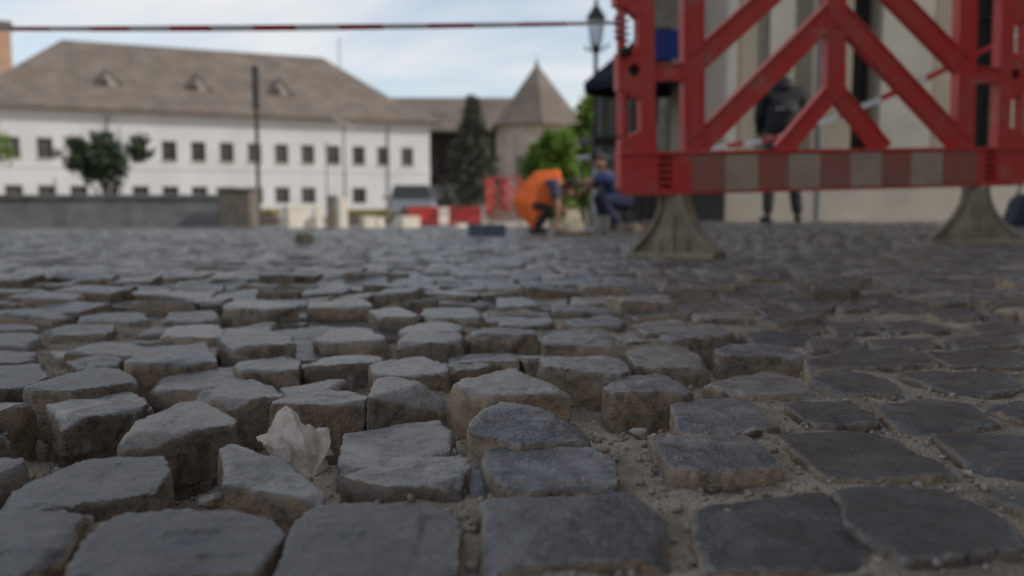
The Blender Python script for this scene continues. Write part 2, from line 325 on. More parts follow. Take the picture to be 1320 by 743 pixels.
# ---------------------------------------------------------------- setts
_cache = {}
def cube_grid(n):
    if n in _cache: return _cache[n]
    idx = {}; V = []; F = []
    def vid(p):
        k = tuple(p)
        if k not in idx: idx[k] = len(V); V.append([2 * c / n - 1 for c in p])
        return idx[k]
    for ax in range(3):
        for side in (0, n):
            for i in range(n):
                for j in range(n):
                    q = []
                    for a, b in ((i, j), (i + 1, j), (i + 1, j + 1), (i, j + 1)):
                        p = [0, 0, 0]; p[ax] = side; p[(ax + 1) % 3] = a; p[(ax + 2) % 3] = b; q.append(vid(p))
                    F.append(q if side else q[::-1])
    _cache[n] = (np.array(V), np.array(F)); return _cache[n]
def hull_planes(pts):
    bm = bmesh.new(); [bm.verts.new(p) for p in pts]
    bmesh.ops.convex_hull(bm, input=bm.verts[:]); bm.normal_update()
    pl = {}
    for f in bm.faces:
        n = f.normal
        if f.calc_area() < 1e-9: continue
        pl[tuple(round(c, 1) for c in n) + (round(n.dot(f.verts[0].co), 3),)] = (*n, n.dot(f.verts[0].co))
    bm.free(); return np.array(list(pl.values()))
def stone_shape(pts, n, pw=26, amp=1.0, chips=3, seed=0, grow=1.055):
    """Rounded, chipped stone inside the hull of pts; returns local verts, quads and the centre."""
    rs = np.random.default_rng(seed); pts = np.array(pts, float); lo, hi = pts.min(0), pts.max(0); ctr = (pts.mean(0) + (lo + hi) / 2) / 2
    pl = hull_planes([tuple(p) for p in pts - ctr]); nn, dd = pl[:, :3], pl[:, 3]
    ok = dd > 1e-4; nn, dd = nn[ok], dd[ok]
    for _ in range(chips):
        a = rs.uniform(0, 2 * math.pi); el = rs.uniform(0.25, 1.0); c = np.array([math.cos(a) * math.cos(el), math.sin(a) * math.cos(el), math.sin(el)])
        nn = np.vstack([nn, c]); dd = np.append(dd, ((pts - ctr) @ c).max() * rs.uniform(0.88, 0.985))
    V, F = cube_grid(n); D = V * ((hi - lo) / 2)
    T = np.maximum(D @ nn.T / dd, 0); t = (T ** pw).sum(1) ** (1 / pw); P = D / t[:, None] * np.array([grow, grow, 1.0])
    up = T.argmax(1); flat = np.clip((nn[up][:, 2] - 0.4) / 0.4, 0, 1)          # 1 on top, 0 on flanks
    if amp:
        nd = D / np.linalg.norm(D, axis=1)[:, None]; o = seed * 3.17
        for i in range(len(P)):
            q = Vector(P[i]) + Vector((o, -o, o * 0.5))
            a = noise.fractal(q * 13, 0.9, 2.1, 3) * 0.0062
            b = noise.ridged_multi_fractal(q * 34, 0.8, 2.2, 4, 0.9, 2.0) * 0.0034 - 0.0038
            c = noise.cell(q * 28) * 0.0026
            b += noise.fractal(q * 85, 0.9, 2.0, 2) * 0.0011
            k = 1 - 0.58 * flat[i]
            P[i] += nd[i] * amp * 0.85 * (a * (1 - 0.45 * flat[i]) + (b + c) * k)
    return P, F, ctr
def finish_stone(name, P, F, loc, tone, parent, rz=0):
    me = npmesh(P, quads=F); me.materials.append(STONE); me.polygons.foreach_set('use_smooth', [True] * len(me.polygons))
    me.set_sharp_from_angle(angle=R(40))
    a = me.attributes.new('tone', 'FLOAT', 'POINT'); a.data.foreach_set('value', np.full(len(P), tone, np.float32))
    o = link(bpy.data.objects.new(name, me)); o.location = loc; o.rotation_euler[2] = rz; o.parent = parent
    return o

bedxy = np.array([(b[0], b[1]) for b in BED], float) / 1000; bedz = np.clip(np.array([b[2] for b in BED], float) / 1000, -0.075, -0.006); bedz = np.where(bedz < -0.018, np.maximum(bedz * 1.7 - 0.006, -0.115), bedz)
hero_xy = [np.array(h[1], float)[:, :2] / 1000 for h in HERO]
def bed_level(x, y):
    x = np.asarray(x, float); y = np.asarray(y, float)
    w = np.full(x.shape, 40.0 ** 3 * 0.02); s = w * (-0.02 + 0.014 * sm(0.05, 0.22, x) * (1 - sm(1.2, 1.7, y)))
    for (a, b), z in zip(bedxy, bedz):
        q = 1 / (np.hypot(x - a, y - b) + 0.025) ** 3; w = w + q; s = s + q * z
    return s / w

# bed sheet: fine near the lens, long cells to the horizon
def spaced(a, b, step, far, k=1.16):
    v = list(np.arange(a, b, step)); d = step
    while v[-1] < far[1]: d *= k; v.append(v[-1] + d)
    d = step
    while v[0] > far[0]: d *= k; v.insert(0, v[0] - d)
    return np.array(v)
gx = spaced(-0.85, 1.15, 0.0075, (-900, 900)); gy = spaced(0.42, 1.95, 0.0075, (-900, 1800))
gX, gY = np.meshgrid(gx, gy); gZ = ground(gX, np.minimum(gY, 400)) + bed_level(gX, gY)
near = (np.abs(gX) < 3.0) & (gY > 0.2) & (gY < 4)
for i, j in zip(*np.nonzero(near)):
    q = Vector((gX[i, j], gY[i, j], 0))
    gZ[i, j] += noise.fractal(q * 22, 0.8, 2.1, 4) * 0.0050 + noise.fractal(q * 120, 0.9, 2.0, 2) * 0.0011
ny, nx = gX.shape; ii = np.arange(ny * nx).reshape(ny, nx)
gq = np.stack([ii[:-1, :-1], ii[:-1, 1:], ii[1:, 1:], ii[1:, :-1]], -1).reshape(-1, 4)
SAND = mat('sandy joint bed', (0.56, 0.455, 0.34), (0.3, 0.24, 0.175), 0.95, 14, 0.9, 240, detail=9)
square = obj('cobbled_square', npmesh(np.stack([gX, gY, gZ], -1).reshape(-1, 3), quads=gq), SAND, smooth=True, kind='structure',
    label='dug up cobbled square with dark stone setts in sandy joints', cat='pavement')

for k, (tone, top) in enumerate(HERO):
    p = np.array(top, float) / 1000; y0 = p[:, 1].min(); c = p.mean(0)
    low = p.copy(); low[:, :2] = c[:2] + (p[:, :2] - c[:2]) * 0.99; low[:, 2] = p[:, 2].mean() - 0.14
    n = 36 if y0 < 0.95 else 28 if y0 < 1.35 else 18
    P, F, ctr = stone_shape(np.vstack([p, low]), n, pw=60 if tone != 1 else 44, chips=5 + k % 4, seed=k + 1)
    if tone == 0 and (y0 < 0.66 or c[0] < -0.5 or c[0] > 0.42): tone = 2      # polished traffic stones outside the dug strip, tone deepened to paint in the vignette
    elif tone == 0 and c[1] > 0.85 and -0.45 < c[0] < 0.33: tone = 3         # dusty stones of the dug strip
    finish_stone('cobblestone', P, F, ctr, (0.0, 0.5, 1.0, 0.33 + 0.07 * ((k * 7) % 5) / 4)[tone], square)

# regular rows everywhere else
def in_poly(poly, x, y, grow=1.06):
    c = poly.mean(0); q = c + (poly - c) * grow
    s = np.roll(q, -1, 0) - q; cr = s[:, 0] * (y - q[:, 1]) - s[:, 1] * (x - q[:, 0])
    return (cr >= 0).all() or (cr <= 0).all()
hulls = []
for p in hero_xy:      # convex outline of each top
    c = p.mean(0); a = np.argsort(np.arctan2(p[:, 1] - c[1], p[:, 0] - c[0])); hulls.append(p[a])
VAR = []
for k in range(26):
    rs = np.random.default_rng(500 + k); hx, hy = 0.5, 0.5
    t = [(sx * hx * rs.uniform(0.92, 1.02), sy * hy * rs.uniform(0.92, 1.02), rs.uniform(-0.04, 0.06)) for sx, sy in ((-1, -1), (1, -1), (1, 1), (-1, 1))]
    VAR.append((t, k))
def variant(k, w, d, h, n, amp):
    t, s = VAR[k % 26]; q = [(x * w, y * d, z * 0.1) for x, y, z in t]
    return stone_shape(q + [(x * 0.92, y * 0.92, z - h) for x, y, z in q], n, 44, amp, 4, 900 + k)
proto = []
for k in range(26):
    P, F, ctr = variant(k, 0.116, 0.122, 0.1, 14, 1.0)
    me = npmesh(P + ctr, quads=F); me.materials.append(STONE); me.polygons.foreach_set('use_smooth', [True] * len(me.polygons))
    me.set_sharp_from_angle(angle=R(26))
    at_ = me.attributes.new('tone', 'FLOAT', 'POINT'); at_.data.foreach_set('value', np.full(len(P), (0, 1.0, 0, 0.5, 1.0, 0)[k % 6], np.float32)); proto.append(me)
slots = []; y = -0.5; row = 0
while y < 26:
    d = 0.106 + 0.018 * random.random() if y < 9 else 0.135
    wlim = 1.2 + 0.78 * max(y, 0)
    x = -wlim - random.random() * 0.1
    while x < wlim:
        w = 0.09 + 0.05 * random.random()
        slots.append((x + w / 2, y + d / 2 + 0.05 * math.sin((x + 0.4) * 1.1) + random.uniform(-0.006, 0.006), w, d)); x += w
    y += d; row += 1
free = []; sunk = set()
for (x, y, w, d) in slots:
    if X(30, 1) * 0 + y > 25.5 or (x > 2.55 and y > 10.6): continue
    if 0.3 < y < 2.4:
        hit = sum(any(in_poly(h, x + u * w, y + v * d) for h in hulls if abs(h[:, 0].mean() - x) < 0.2 and abs(h[:, 1].mean() - y) < 0.25) for u in (-0.45, -0.2, 0.2, 0.45) for v in (-0.45, -0.2, 0.2, 0.45))
        if hit > (0 if y < 1.3 else 7): continue
        if hit: sunk.add((x, y, w, d))
    free.append((x, y, w, d))
seen = sorted([s for s in free if s[1] > 0.5 and abs(s[0]) < 0.6 * s[1] + 0.05], key=lambda s: s[1])[:300 - len(HERO)]
chosen = set(seen)
for k, (x, y, w, d) in enumerate(seen):
    o = link(bpy.data.objects.new('cobblestone', proto[random.randrange(26)])); o.parent = square
    up = random.uniform(-0.006, 0.006)
    if (x, y, w, d) in sunk: up -= 0.016
    elif 1.2 < y < 3.4 and abs(x) < 1.4 and random.random() < 0.3: up = random.uniform(0.0, 0.026)
    o.location = (x, y, G(x, y) + up); o.scale = (w / 0.118, d / 0.122, 1)
    o.rotation_euler = (random.gauss(0, 0.075 if 1.2 < y < 2.9 else 0.035), random.gauss(0, 0.075 if 1.2 < y < 2.9 else 0.035), random.gauss(0, 0.09) + math.pi * random.randrange(2))
def scatter_setts(items, n, amp, name):
    sh = []
    for k in range(12):
        P, F, ctr = variant(k, 1, 1, 0.1 if n > 2 else 0.05, n, 0)
        P = P + ctr
        sh.append((P, F))
    VV = []; FF = []; RN = []; TN = []; base = 0
    for (x, y, w, d) in items:
        P, F = sh[random.randrange(12)]; a = random.gauss(0, 0.05); ca, sa = math.cos(a), math.sin(a); q = P.copy()
        px, py = q[:, 0] * (w - 0.006), q[:, 1] * (d - 0.006)
        q[:, 0] = px * ca - py * sa; q[:, 1] = px * sa + py * ca
        q[:, 2] += px * random.gauss(0, 0.04) + py * random.gauss(0, 0.04) + random.uniform(-0.005, 0.007)
        q += (x, y, G(x, y)); VV.append(q); FF.append(F + base); base += len(q)
        RN.append(np.full(len(q), random.random())); TN.append(np.full(len(q), random.choice((0, 0, 1.0, 0, 0.5, 1.0, 1.0))))
    me = npmesh(np.concatenate(VV), quads=np.concatenate(FF)); me.materials.append(STONE)
    me.polygons.foreach_set('use_smooth', [True] * len(me.polygons))
    for nm, v in (('rnd', RN), ('tone', TN)):
        at_ = me.attributes.new(nm, 'FLOAT', 'POINT'); at_.data.foreach_set('value', np.concatenate(v).astype(np.float32))
    return obj(name, me, parent=square, kind='stuff')
rest = [s for s in free if s not in chosen]
scatter_setts([s for s in rest if s[1] < 9], 5, 0.5, 'cobblestone_field')
scatter_setts([s for s in rest if s[1] >= 9], 2, 0, 'far_cobblestone_field')

# loose grit in the joints
gv, gf = cube_grid(2); VV = []; FF = []; base = 0; cnt = 0
while cnt < 9000:
    y = random.uniform(0.45, 2.2) ** 1.0; x = random.uniform(-0.62 * y, 0.66 * y)
    if any(in_poly(h, x, y, 0.98) for h in hulls if abs(h[:, 0].mean() - x) < 0.2 and abs(h[:, 1].mean() - y) < 0.25): continue
    r = 0.0008 + 0.0042 * random.random() ** 5
    q = gv / np.linalg.norm(gv, axis=1)[:, None] * (r * RNG.uniform(0.6, 1.2, 3)) * RNG.uniform(0.75, 1.15, (len(gv), 1))
    i = min(np.searchsorted(gy, y), ny - 1); j = min(np.searchsorted(gx, x), nx - 1)
    VV.append(q + (x, y, gZ[i, j] + r * 0.4)); FF.append(gf + base); base += len(gv); cnt += 1
GRIT = mat('grit', (0.42, 0.36, 0.29), (0.16, 0.14, 0.12), 0.95, 60)
tag(obj('gravel', npmesh(np.concatenate(VV), quads=np.concatenate(FF)), GRIT, parent=square, smooth=True), kind='stuff')
def bed_at(x, y): return float(gZ[min(np.searchsorted(gy, y), ny - 1), min(np.searchsorted(gx, x), nx - 1)])

# rubble chips lying in the trench
for k, (x, y, r) in enumerate(((0.236, 0.86, 0.011), (-0.42, 0.72, 0.013), (0.13, 0.905, 0.012), (-0.47, 0.9, 0.014), (0.09, 0.93, 0.008), (-0.055, 0.79, 0.016), (-0.26, 0.76, 0.015), (0.31, 1.62, 0.02), (-0.5, 1.33, 0.016))):
    rs = np.random.default_rng(k); pts = rs.normal(size=(9, 3)); pts /= np.linalg.norm(pts, axis=1)[:, None]; pts *= r * np.array([1.2, 1, 0.7])
    P, F, c = stone_shape(pts, 8, 16, 0.4, 1, k + 70)
    finish_stone('stone_chip', P, F, (x, y, bed_at(x, y) + r * 0.45), 0.5, square)
# dry straw and tufts in the joints
def blades(spots, per, ln, rad, m, name, label, cat):
    bm = bmesh.new()
    for (x, y) in spots:
        for _ in range(per):
            a = random.uniform(0, 6.28); el = random.uniform(0.1, 1.2); L_ = ln * random.uniform(0.5, 1.2); sx, sy = x + random.gauss(0, rad), y + random.gauss(0, rad)
            z = (bed_at(sx, sy) if y < 4 else G(sx, sy) - 0.01) + 0.001; d = Vector((math.cos(a) * math.cos(el), math.sin(a) * math.cos(el), math.sin(el))) * L_
            s = Vector((-math.sin(a), math.cos(a), 0)) * ln * 0.035; b = Vector((sx, sy, z)); e = b + d * 0.6; t = b + d + Vector((0, 0, -0.15 * L_))
            v = [bm.verts.new(q) for q in (b - s, b + s, e + s * 0.8, e - s * 0.8, t)]
            bm.faces.new(v[:4]); bm.faces.new((v[3], v[2], v[4]))
    return obj(name, bm, m, kind='stuff', label=label, cat=cat)
blades([(-0.62, 1.3), (-0.6, 1.24), (-0.44, 1.05), (-0.5, 0.85), (-0.56, 1.4), (-0.45, 0.8)], 26, 0.028, 0.03, mat('straw', (0.33, 0.25, 0.12), rough=0.9), 'dry_grass', 'dry straw scraps lying in the sandy joints', 'straw')
gs = []
for _ in range(42):
    y = random.uniform(2.4, 5.2); gs.append((random.uniform(-0.22, 0.05) * y, y))
blades(gs, 12, 0.022, 0.018, mat('moss', (0.07, 0.09, 0.03), (0.04, 0.06, 0.02), 0.9), 'moss_tufts', 'short green weeds growing in joints between setts', 'weeds')

# crumpled paper in the trench
NP = 64; VV = []; keep = {}
def tri(x): return abs((x % 1.0) * 2 - 1)
for i in range(NP + 1):
    for j in range(NP + 1):
        u, v = i / NP * 2 - 1, j / NP * 2 - 1; th = math.atan2(v + 0.75, u - 0.25); rr = math.hypot(u - 0.25, v + 0.75)
        q = Vector((u, v, 3.7)); fold = tri(th * 1.25 + 0.25 * noise.noise(q * 1.3)) - 0.5
        d = 0.019 * fold * min(rr, 1.3) + 0.009 * (noise.ridged_multi_fractal(q * 0.9, 0.8, 2.0, 2, 0.9, 2.0) - 1) + 0.0012 * noise.fractal(q * 5, 0.8, 2.1, 2)
        VV.append((0.036 * u * (1 - 0.2 * abs(fold)) + 0.003 * noise.noise(q * 2.5), 0.036 * v + 0.004 * noise.noise(q * 2.1 + Vector((5, 0, 0))), d - 0.026 * (u * u + v * v) * 0.6))
FF = []
for i in range(NP):
    for j in range(NP):
        u, v = (i + 0.5) / NP * 2 - 1, (j + 0.5) / NP * 2 - 1; a = math.atan2(v, u)
        if math.hypot(u, v) < 0.86 + 0.16 * math.sin(3 * a + 1.9) + 0.1 * math.sin(5 * a + 0.4) + 0.05 * math.sin(13 * a): FF.append((i * (NP + 1) + j, (i + 1) * (NP + 1) + j, (i + 1) * (NP + 1) + j + 1, i * (NP + 1) + j + 1))
bm = bmesh.new(); vs = [bm.verts.new(p) for p in VV]
for f in FF: bm.faces.new([vs[i] for i in f])
bmesh.ops.delete(bm, geom=[v for v in bm.verts if not v.link_faces], context='VERTS')
PAPER = mat('dirty paper', (0.88, 0.8, 0.72), (0.72, 0.62, 0.53), 0.75, 50, 0.35, 260, trans=0.45)
paper = obj('crumpled_paper', bm, PAPER, label='crumpled dirty white paper stuck in gap between setts', cat='paper')
paper.location = (-0.214, 0.858, -0.014); paper.rotation_euler = (R(52), R(-12), R(20)); paper.scale = (1.15, 1.35, 1.2)
paper.modifiers.new('thick', 'SOLIDIFY').thickness = 0.0006
# small dark box-like stone lying out on the square

# ---------------------------------------------------------------- buildings
WHITE = mat('lime plaster', (0.56, 0.555, 0.56), (0.49, 0.485, 0.49), 0.9, 0.35, 0.1, 3)
def roof_material(name, c1, c2):
    m = mat(name, c1, c2, 0.9, 0.7, 0.3, 5, stretch=(1, 1, 1)); return m
SHINGLE = roof_material('old shingles', (0.185, 0.148, 0.118), (0.118, 0.096, 0.079))
DARKWOOD = mat('dark timber', (0.045, 0.034, 0.026), rough=0.8, scale=3)
GLASSD = mat('dark window glass', (0.03, 0.033, 0.036), (0.05, 0.05, 0.05), 0.15, 1)
FRAME = mat('grey window frame', (0.16, 0.13, 0.1), rough=0.7)
CREAM = mat('cream plaster', (0.36, 0.31, 0.25), (0.29, 0.25, 0.2), 0.9, 0.8, 0.1, 8)
PALE = mat('pale stone', (0.46, 0.43, 0.38), (0.38, 0.35, 0.31), 0.85, 1.5, 0.15, 12)
STONEC = mat('weathered grey stone', (0.24, 0.235, 0.225), (0.15, 0.145, 0.14), 0.9, 2.5, 0.3, 14)
METAL_D = mat('dark iron', (0.02, 0.022, 0.024), (0.035, 0.035, 0.035), 0.5, 5, metal=0.3)
CHROME = mat('chrome', (0.7, 0.7, 0.7), rough=0.12, metal=1)

def rect(x0, x1, z0, z1): return [(x0, z0), (x1, z0), (x1, z1), (x0, z1)]
def add_window(parent, x, z, w, h, depth, fr=0.06, sill=True, m=None):
    """Window in a wall whose outside is local y=0 and inside +y."""
    o = obj('window', boxes((x - w / 2, x - w / 2 + fr, depth, depth + 0.06, z - h / 2, z + h / 2), (x + w / 2 - fr, x + w / 2, depth, depth + 0.06, z - h / 2, z + h / 2),
        (x - w / 2 + fr, x + w / 2 - fr, depth, depth + 0.06, z + h / 2 - fr, z + h / 2), (x - w / 2 + fr, x + w / 2 - fr, depth, depth + 0.06, z - h / 2, z - h / 2 + fr),
        (x - fr / 2, x + fr / 2, depth, depth + 0.05, z - h / 2 + fr, z + h / 2 - fr), (x - w / 2 + fr, x - fr / 2, depth + 0.003, depth + 0.05, z + h * 0.12, z + h * 0.12 + fr), (x + fr / 2, x + w / 2 - fr, depth + 0.003, depth + 0.05, z + h * 0.12, z + h * 0.12 + fr)), m or FRAME, parent)
    obj('pane', boxes((x - w / 2 + 0.01, x + w / 2 - 0.01, depth + 0.065, depth + 0.08, z - h / 2 + 0.01, z + h / 2 - 0.01)), GLASSD, o)
    if sill: obj('sill', boxes((x - w / 2 - 0.08, x + w / 2 + 0.08, -0.1, depth - 0.01, z - h / 2 - 0.1, z - h / 2 - 0.004)), PALE, o)
    return o
def hip_roof(x0, x1, y0, y1, levels, ridge):
    """levels: (overhang, z) rings from the eave upward, then the ridge (xa, xb, y, z)."""
    bm = bmesh.new(); rings = []
    for ov, z in levels:
        rings.append([bm.verts.new(p) for p in ((x0 - ov, y0 - ov, z), (x1 + ov, y0 - ov, z), (x1 + ov, y1 + ov, z), (x0 - ov, y1 + ov, z))])
    a, b = bm.verts.new((ridge[0], ridge[2], ridge[3])), bm.verts.new((ridge[1], ridge[2], ridge[3]))
    for r, s in zip(rings, rings[1:]):
        for k in range(4): bm.faces.new((r[k], r[(k + 1) % 4], s[(k + 1) % 4], s[k]))
    t = rings[-1]; bm.faces.new((t[0], t[1], b, a)); bm.faces.new((t[1], t[2], b)); bm.faces.new((t[2], t[3], a, b)); bm.faces.new((t[3], t[0], a))
    bm.faces.new(rings[0][::-1]); return bm

# long white two-storey house: local x runs right to left reversed so that x=0 is its right corner
wh = empty('white_house', (-6.85, 75, -1.2), math.atan2(0.418, 0.908), label='long two-storey white house with steep dark shingle hip roof', cat='house')
LEN, DEP, EAVE = 34.0, 16.0, 8.15
zc = 1.2 + EYE
wx = [-1.95 - 2.04 * k for k in range(16)]
holes = [rect(x - 0.51, x + 0.51, zc + 3.28, zc + 4.72) for x in wx]
lowx = [wx[2], wx[4], wx[5]] + wx[6:16]
holes += [rect(x - 0.56, x + 0.56, zc + 0.78 - 0.62, zc + 0.78 + 0.62) for x in lowx]
obj('wall', prism(rect(-LEN, 0, 0, EAVE), holes, 0, 0.45), WHITE, wh)
obj('wall', boxes((-LEN, -LEN + 0.45, 0.452, DEP, 0, EAVE), (-0.45, 0, 0.452, DEP, 0, EAVE), (-LEN + 0.452, -0.452, DEP - 0.45, DEP, 0, EAVE)), WHITE, wh)
obj('floor_slab', boxes((-LEN + 0.5, -0.5, 0.5, DEP - 0.5, 3.6, 3.9)), DARKWOOD, wh)
for x in wx: add_window(wh, x, zc + 4.0, 1.02, 1.44, 0.25)
for x in lowx: add_window(wh, x, zc + 0.78, 1.12, 1.24, 0.25, sill=False)
obj('string_course', boxes((-LEN - 0.06, 0.06, -0.06, -0.003, 4.05, 4.2)), WHITE, wh)
obj('plinth', boxes((-LEN - 0.05, 0.05, -0.08, -0.003, 0, 0.5)), STONEC, wh)
obj('cornice', boxes((-LEN - 0.2, 0.2, -0.22, -0.003, EAVE - 0.3, EAVE - 0.03)), WHITE, wh)
roof = obj('roof', hip_roof(-LEN, 0, 0, DEP, ((0.9, EAVE - 0.02), (0.92, EAVE + 0.16), (-1.6, EAVE + 1.55)), (-27.3, -7.0, 8.0, 14.25)), SHINGLE, wh)
DORM = mat('sunlit-tone shingles', (0.4, 0.36, 0.31), (0.33, 0.29, 0.25), 0.9, 2)  # paler than the roof: sunlight on the dormers put into the colour
def roof_z(d): return EAVE + 1.55 + (d - 1.6) * (14.25 - EAVE - 1.55) / 6.4
for x in (-11.7, -17.9, -24.2):
    bm = bmesh.new(); d0 = 2.2; z0 = roof_z(d0); v = [bm.verts.new(p) for p in ((x - 1.15, d0, z0 - 0.12), (x + 1.15, d0, z0 - 0.12), (x, d0 - 0.15, z0 + 1.25), (x, d0 + 1.9, z0 + 1.65))]
    for f in ((0, 2, 3), (1, 3, 2)): bm.faces.new([v[i] for i in f])
    bmesh.ops.solidify(bm, geom=bm.faces[:], thickness=0.07)
    dm = obj('dormer', bm, DORM, roof)
    bm = bmesh.new(); v = [bm.verts.new(p) for p in ((x - 1.0, d0 + 0.1, z0 - 0.05), (x + 0.15, d0 + 0.1, z0 - 0.05), (x - 0.2, d0 + 0.02, z0 + 0.75))]; bm.faces.new(v)
    obj('dormer_opening', bm, DARKWOOD, roof)
    bm = bmesh.new(); v = [bm.verts.new(p) for p in ((x - 1.05, d0 + 0.16, z0 - 0.1), (x + 1.05, d0 + 0.16, z0 - 0.1), (x, d0 + 0.02, z0 + 1.15))]; bm.faces.new(v); obj('dormer_gable', bm, DORM, roof)
for x in (-3.6, -24.4): obj('downpipe', tube([(x, -0.12, 0), (x, -0.12, EAVE - 0.3)], 0.06), STONEC, wh)
obj('antenna', tube([(-4.5, 12, 9), (-4.5, 12, 16.8)], 0.05), METAL_D, wh)

# lower wing with timber gallery
wg = empty('gallery_wing', (-9, 84, -1.3), 0, label='lower brown wing with dark timber gallery joining white house and tower', cat='house')
obj('wall', boxes((0, 11, 1.6, 9, 0, 8.3)), CREAM, wg); obj('ground_wall', boxes((0, 11, 0, 1.55, 0, 3.3)), WHITE, wg)
obj('gallery_back', boxes((0, 11, 1.3, 1.595, 3.4, 8.2)), DARKWOOD, wg)
obj('gallery_rail', boxes((0, 11, 0.05, 0.2, 3.35, 4.5)), DARKWOOD, wg)
for k in range(8): obj('gallery_post', boxes((0.1 + k * 1.53, 0.28 + k * 1.53, 0.05, 0.23, 4.51, 8.25)), DARKWOOD, wg)
for x in (2.6, 5.2, 8.0): obj('archway', boxes((x - 0.7, x + 0.7, -0.02, 0.3, 0, 2.1)), GLASSD, wg)
obj('roof', hip_roof(-4, 12, 0, 9, ((0.8, 8.3), (0.82, 8.45), (-1.2, 9.3)), (-3, 11, 4.5, 12.0)), SHINGLE, wg)

# tower with pointed roof
tw = empty('round_tower', (2.15, 79, -1.25), 0, label='round plastered tower with pointed shingle roof behind the conifer', cat='tower')
TWALL = mat('tower plaster', (0.44, 0.38, 0.32), (0.36, 0.31, 0.26), 0.9, 0.8)
obj('wall', lathe([(3.7, 0), (3.7, 1.2), (3.4, 1.5), (3.4, 8.25)], 28), TWALL, tw, smooth=False)
for k in range(14):
    a = 2 * math.pi * k / 14
    M = Matrix.Rotation(a, 4, 'Z'); bm = bmesh.new(); box(bm, 3.33, 3.56, -0.3, 0.3, 1.6, 7.6, M); obj('pilaster', bm, TWALL, tw)
    if k % 2:
        M = Matrix.Rotation(a + math.pi / 14, 4, 'Z'); bm = bmesh.new(); box(bm, 3.3, 3.44, -0.28, 0.28, 3.4, 5.6, M); obj('window', bm, GLASSD, tw)
bm = bmesh.new(); rings = []
for r, z in ((4.5, 8.2), (4.52, 8.35), (3.9, 9.0), (0.12, 13.6)):
    rings.append([bm.verts.new((r * math.cos(a), r * math.sin(a), z)) for a in [math.pi / 3 * k + 0.62 for k in range(6)]])
for p, q in zip(rings, rings[1:]):
    for k in range(6): bm.faces.new((p[k], p[(k + 1) % 6], q[(k + 1) % 6], q[k]))
bm.faces.new(rings[0][::-1]); bm.faces.new(rings[-1]); tr = obj('roof', bm, SHINGLE, tw)
f_ = obj('finial', lathe([(0.13, 13.5), (0.2, 13.7), (0.05, 13.95), (0.02, 14.5)], 10), METAL_D, tr)

# brick house beyond, far left
BRICK = mat('orange brick', (0.42, 0.27, 0.18), (0.34, 0.2, 0.13), 0.9, 0.6)
bh = empty('brick_house', (-60.2, 97.1, -1.5), R(29), label='tall orange brick house rising behind the white house', cat='house')
obj('wall', boxes((-6, 6, 0, 4, 0, 21.3)), BRICK, bh)
obj('parapet', boxes((-6.15, 6.15, -0.15, 4.15, 21.302, 21.8)), SHINGLE, bh)
for x in (-3.5, 0, 3.5): add_window(bh, x, 14.5, 1.2, 1.8, -0.09, sill=False)

# corner house on the right, seen through the barrier
ch = empty('corner_house', (2.62, 11, G(2.62, 11) - 0.05), R(3), label='cream corner house with pale pilasters and dark tall windows behind barrier', cat='house')
def lx(px): return (X(px, 11) - 2.62) / 0.9986
wins = [(1094, 1126), (1247, 1290)]
wh_ = [(lx(a), lx(b)) for a, b in wins] + [(4.6, 5.3)]
zs, zt = 0.87, 3.6
obj('wall', prism(rect(0, 6, 0, 13), [rect(a, b, zs, zt) for a, b in wh_] + [rect(a, b, 5.6, 7.8) for a, b in wh_] + [rect(a, b, 9.4, 11.2) for a, b in wh_], 0, 0.4), CREAM, ch)
obj('wall', boxes((0, 0.4, 0.402, 3.0, 0, 13), (5.6, 6, 0.402, 3.0, 0, 13), (0.402, 5.598, 2.6, 3.0, 0, 13)), CREAM, ch)
obj('flat_roof', boxes((0.402, 5.598, 0.402, 2.598, 12.6, 12.9)), STONEC, ch)
for a, b in wh_:
    for z0, z1 in ((zs, zt), (5.6, 7.8), (9.4, 11.2)):
        add_window(ch, (a + b) / 2, (z0 + z1) / 2, b - a, z1 - z0, 0.22, 0.04, m=DARKWOOD)
for a, b in ((930, 944), (984, 1016), (1128, 1196)): obj('pilaster', boxes((lx(a), lx(b), -0.07, -0.003, 0.72, 12.2), bev=0.006), PALE, ch)
for a, b in ((948, 982), (1056, 1092), (1200, 1244)): obj('panel', boxes((lx(a), lx(b), -0.025, -0.003, 0.9, 4.4), bev=0.004), CREAM, ch)
for x in (3.9, 5.4): obj('pilaster', boxes((x, x + 0.5, -0.07, -0.003, 0.72, 12.2), bev=0.006), PALE, ch)
obj('plinth', boxes((-0.06, 6.06, -0.1, -0.003, 0.0, 0.7), bev=0.01), PALE, ch)
obj('cornice', boxes((-0.3, 6.3, -0.4, -0.003, 12.25, 12.95), bev=0.03), PALE, ch)
obj('downpipe', tube([(lx(1050), -0.07, 0), (lx(1050), -0.07, 12.2)], 0.045, 12), mat('zinc', (0.2, 0.22, 0.24), rough=0.5, metal=0.5), ch)

# unseen tall house added beside the camera to shade the right foreground
sh_ = empty('unseen_shade_house', (6.4, -5.0, -0.05), R(-90), label='unseen tall cream house added along the right edge to shade the square', cat='house')
sw = [(-8.2 + 2.6 * k) for k in range(8)]
obj('wall', prism(rect(-11, 11, 0, 13.5), [rect(x - 0.55, x + 0.55, z, z + 2) for x in sw for z in (1.2, 5.0, 8.8)], 0, 0.4), CREAM, sh_)
obj('wall', boxes((-11, -10.6, 0.402, 9, 0, 13.5), (10.6, 11, 0.402, 9, 0, 13.5), (-10.598, 10.598, 8.6, 9, 0, 13.5)), CREAM, sh_)
obj('roof', hip_roof(-11, 11, 0, 9, ((0.5, 13.5), (0.5, 13.7), (-0.5, 14.0)), (-8, 8, 4.5, 15.5)), SHINGLE, sh_)
for x in sw:
    for z in (1.2, 5.0, 8.8): add_window(sh_, x, z + 1, 1.1, 2, 0.2)

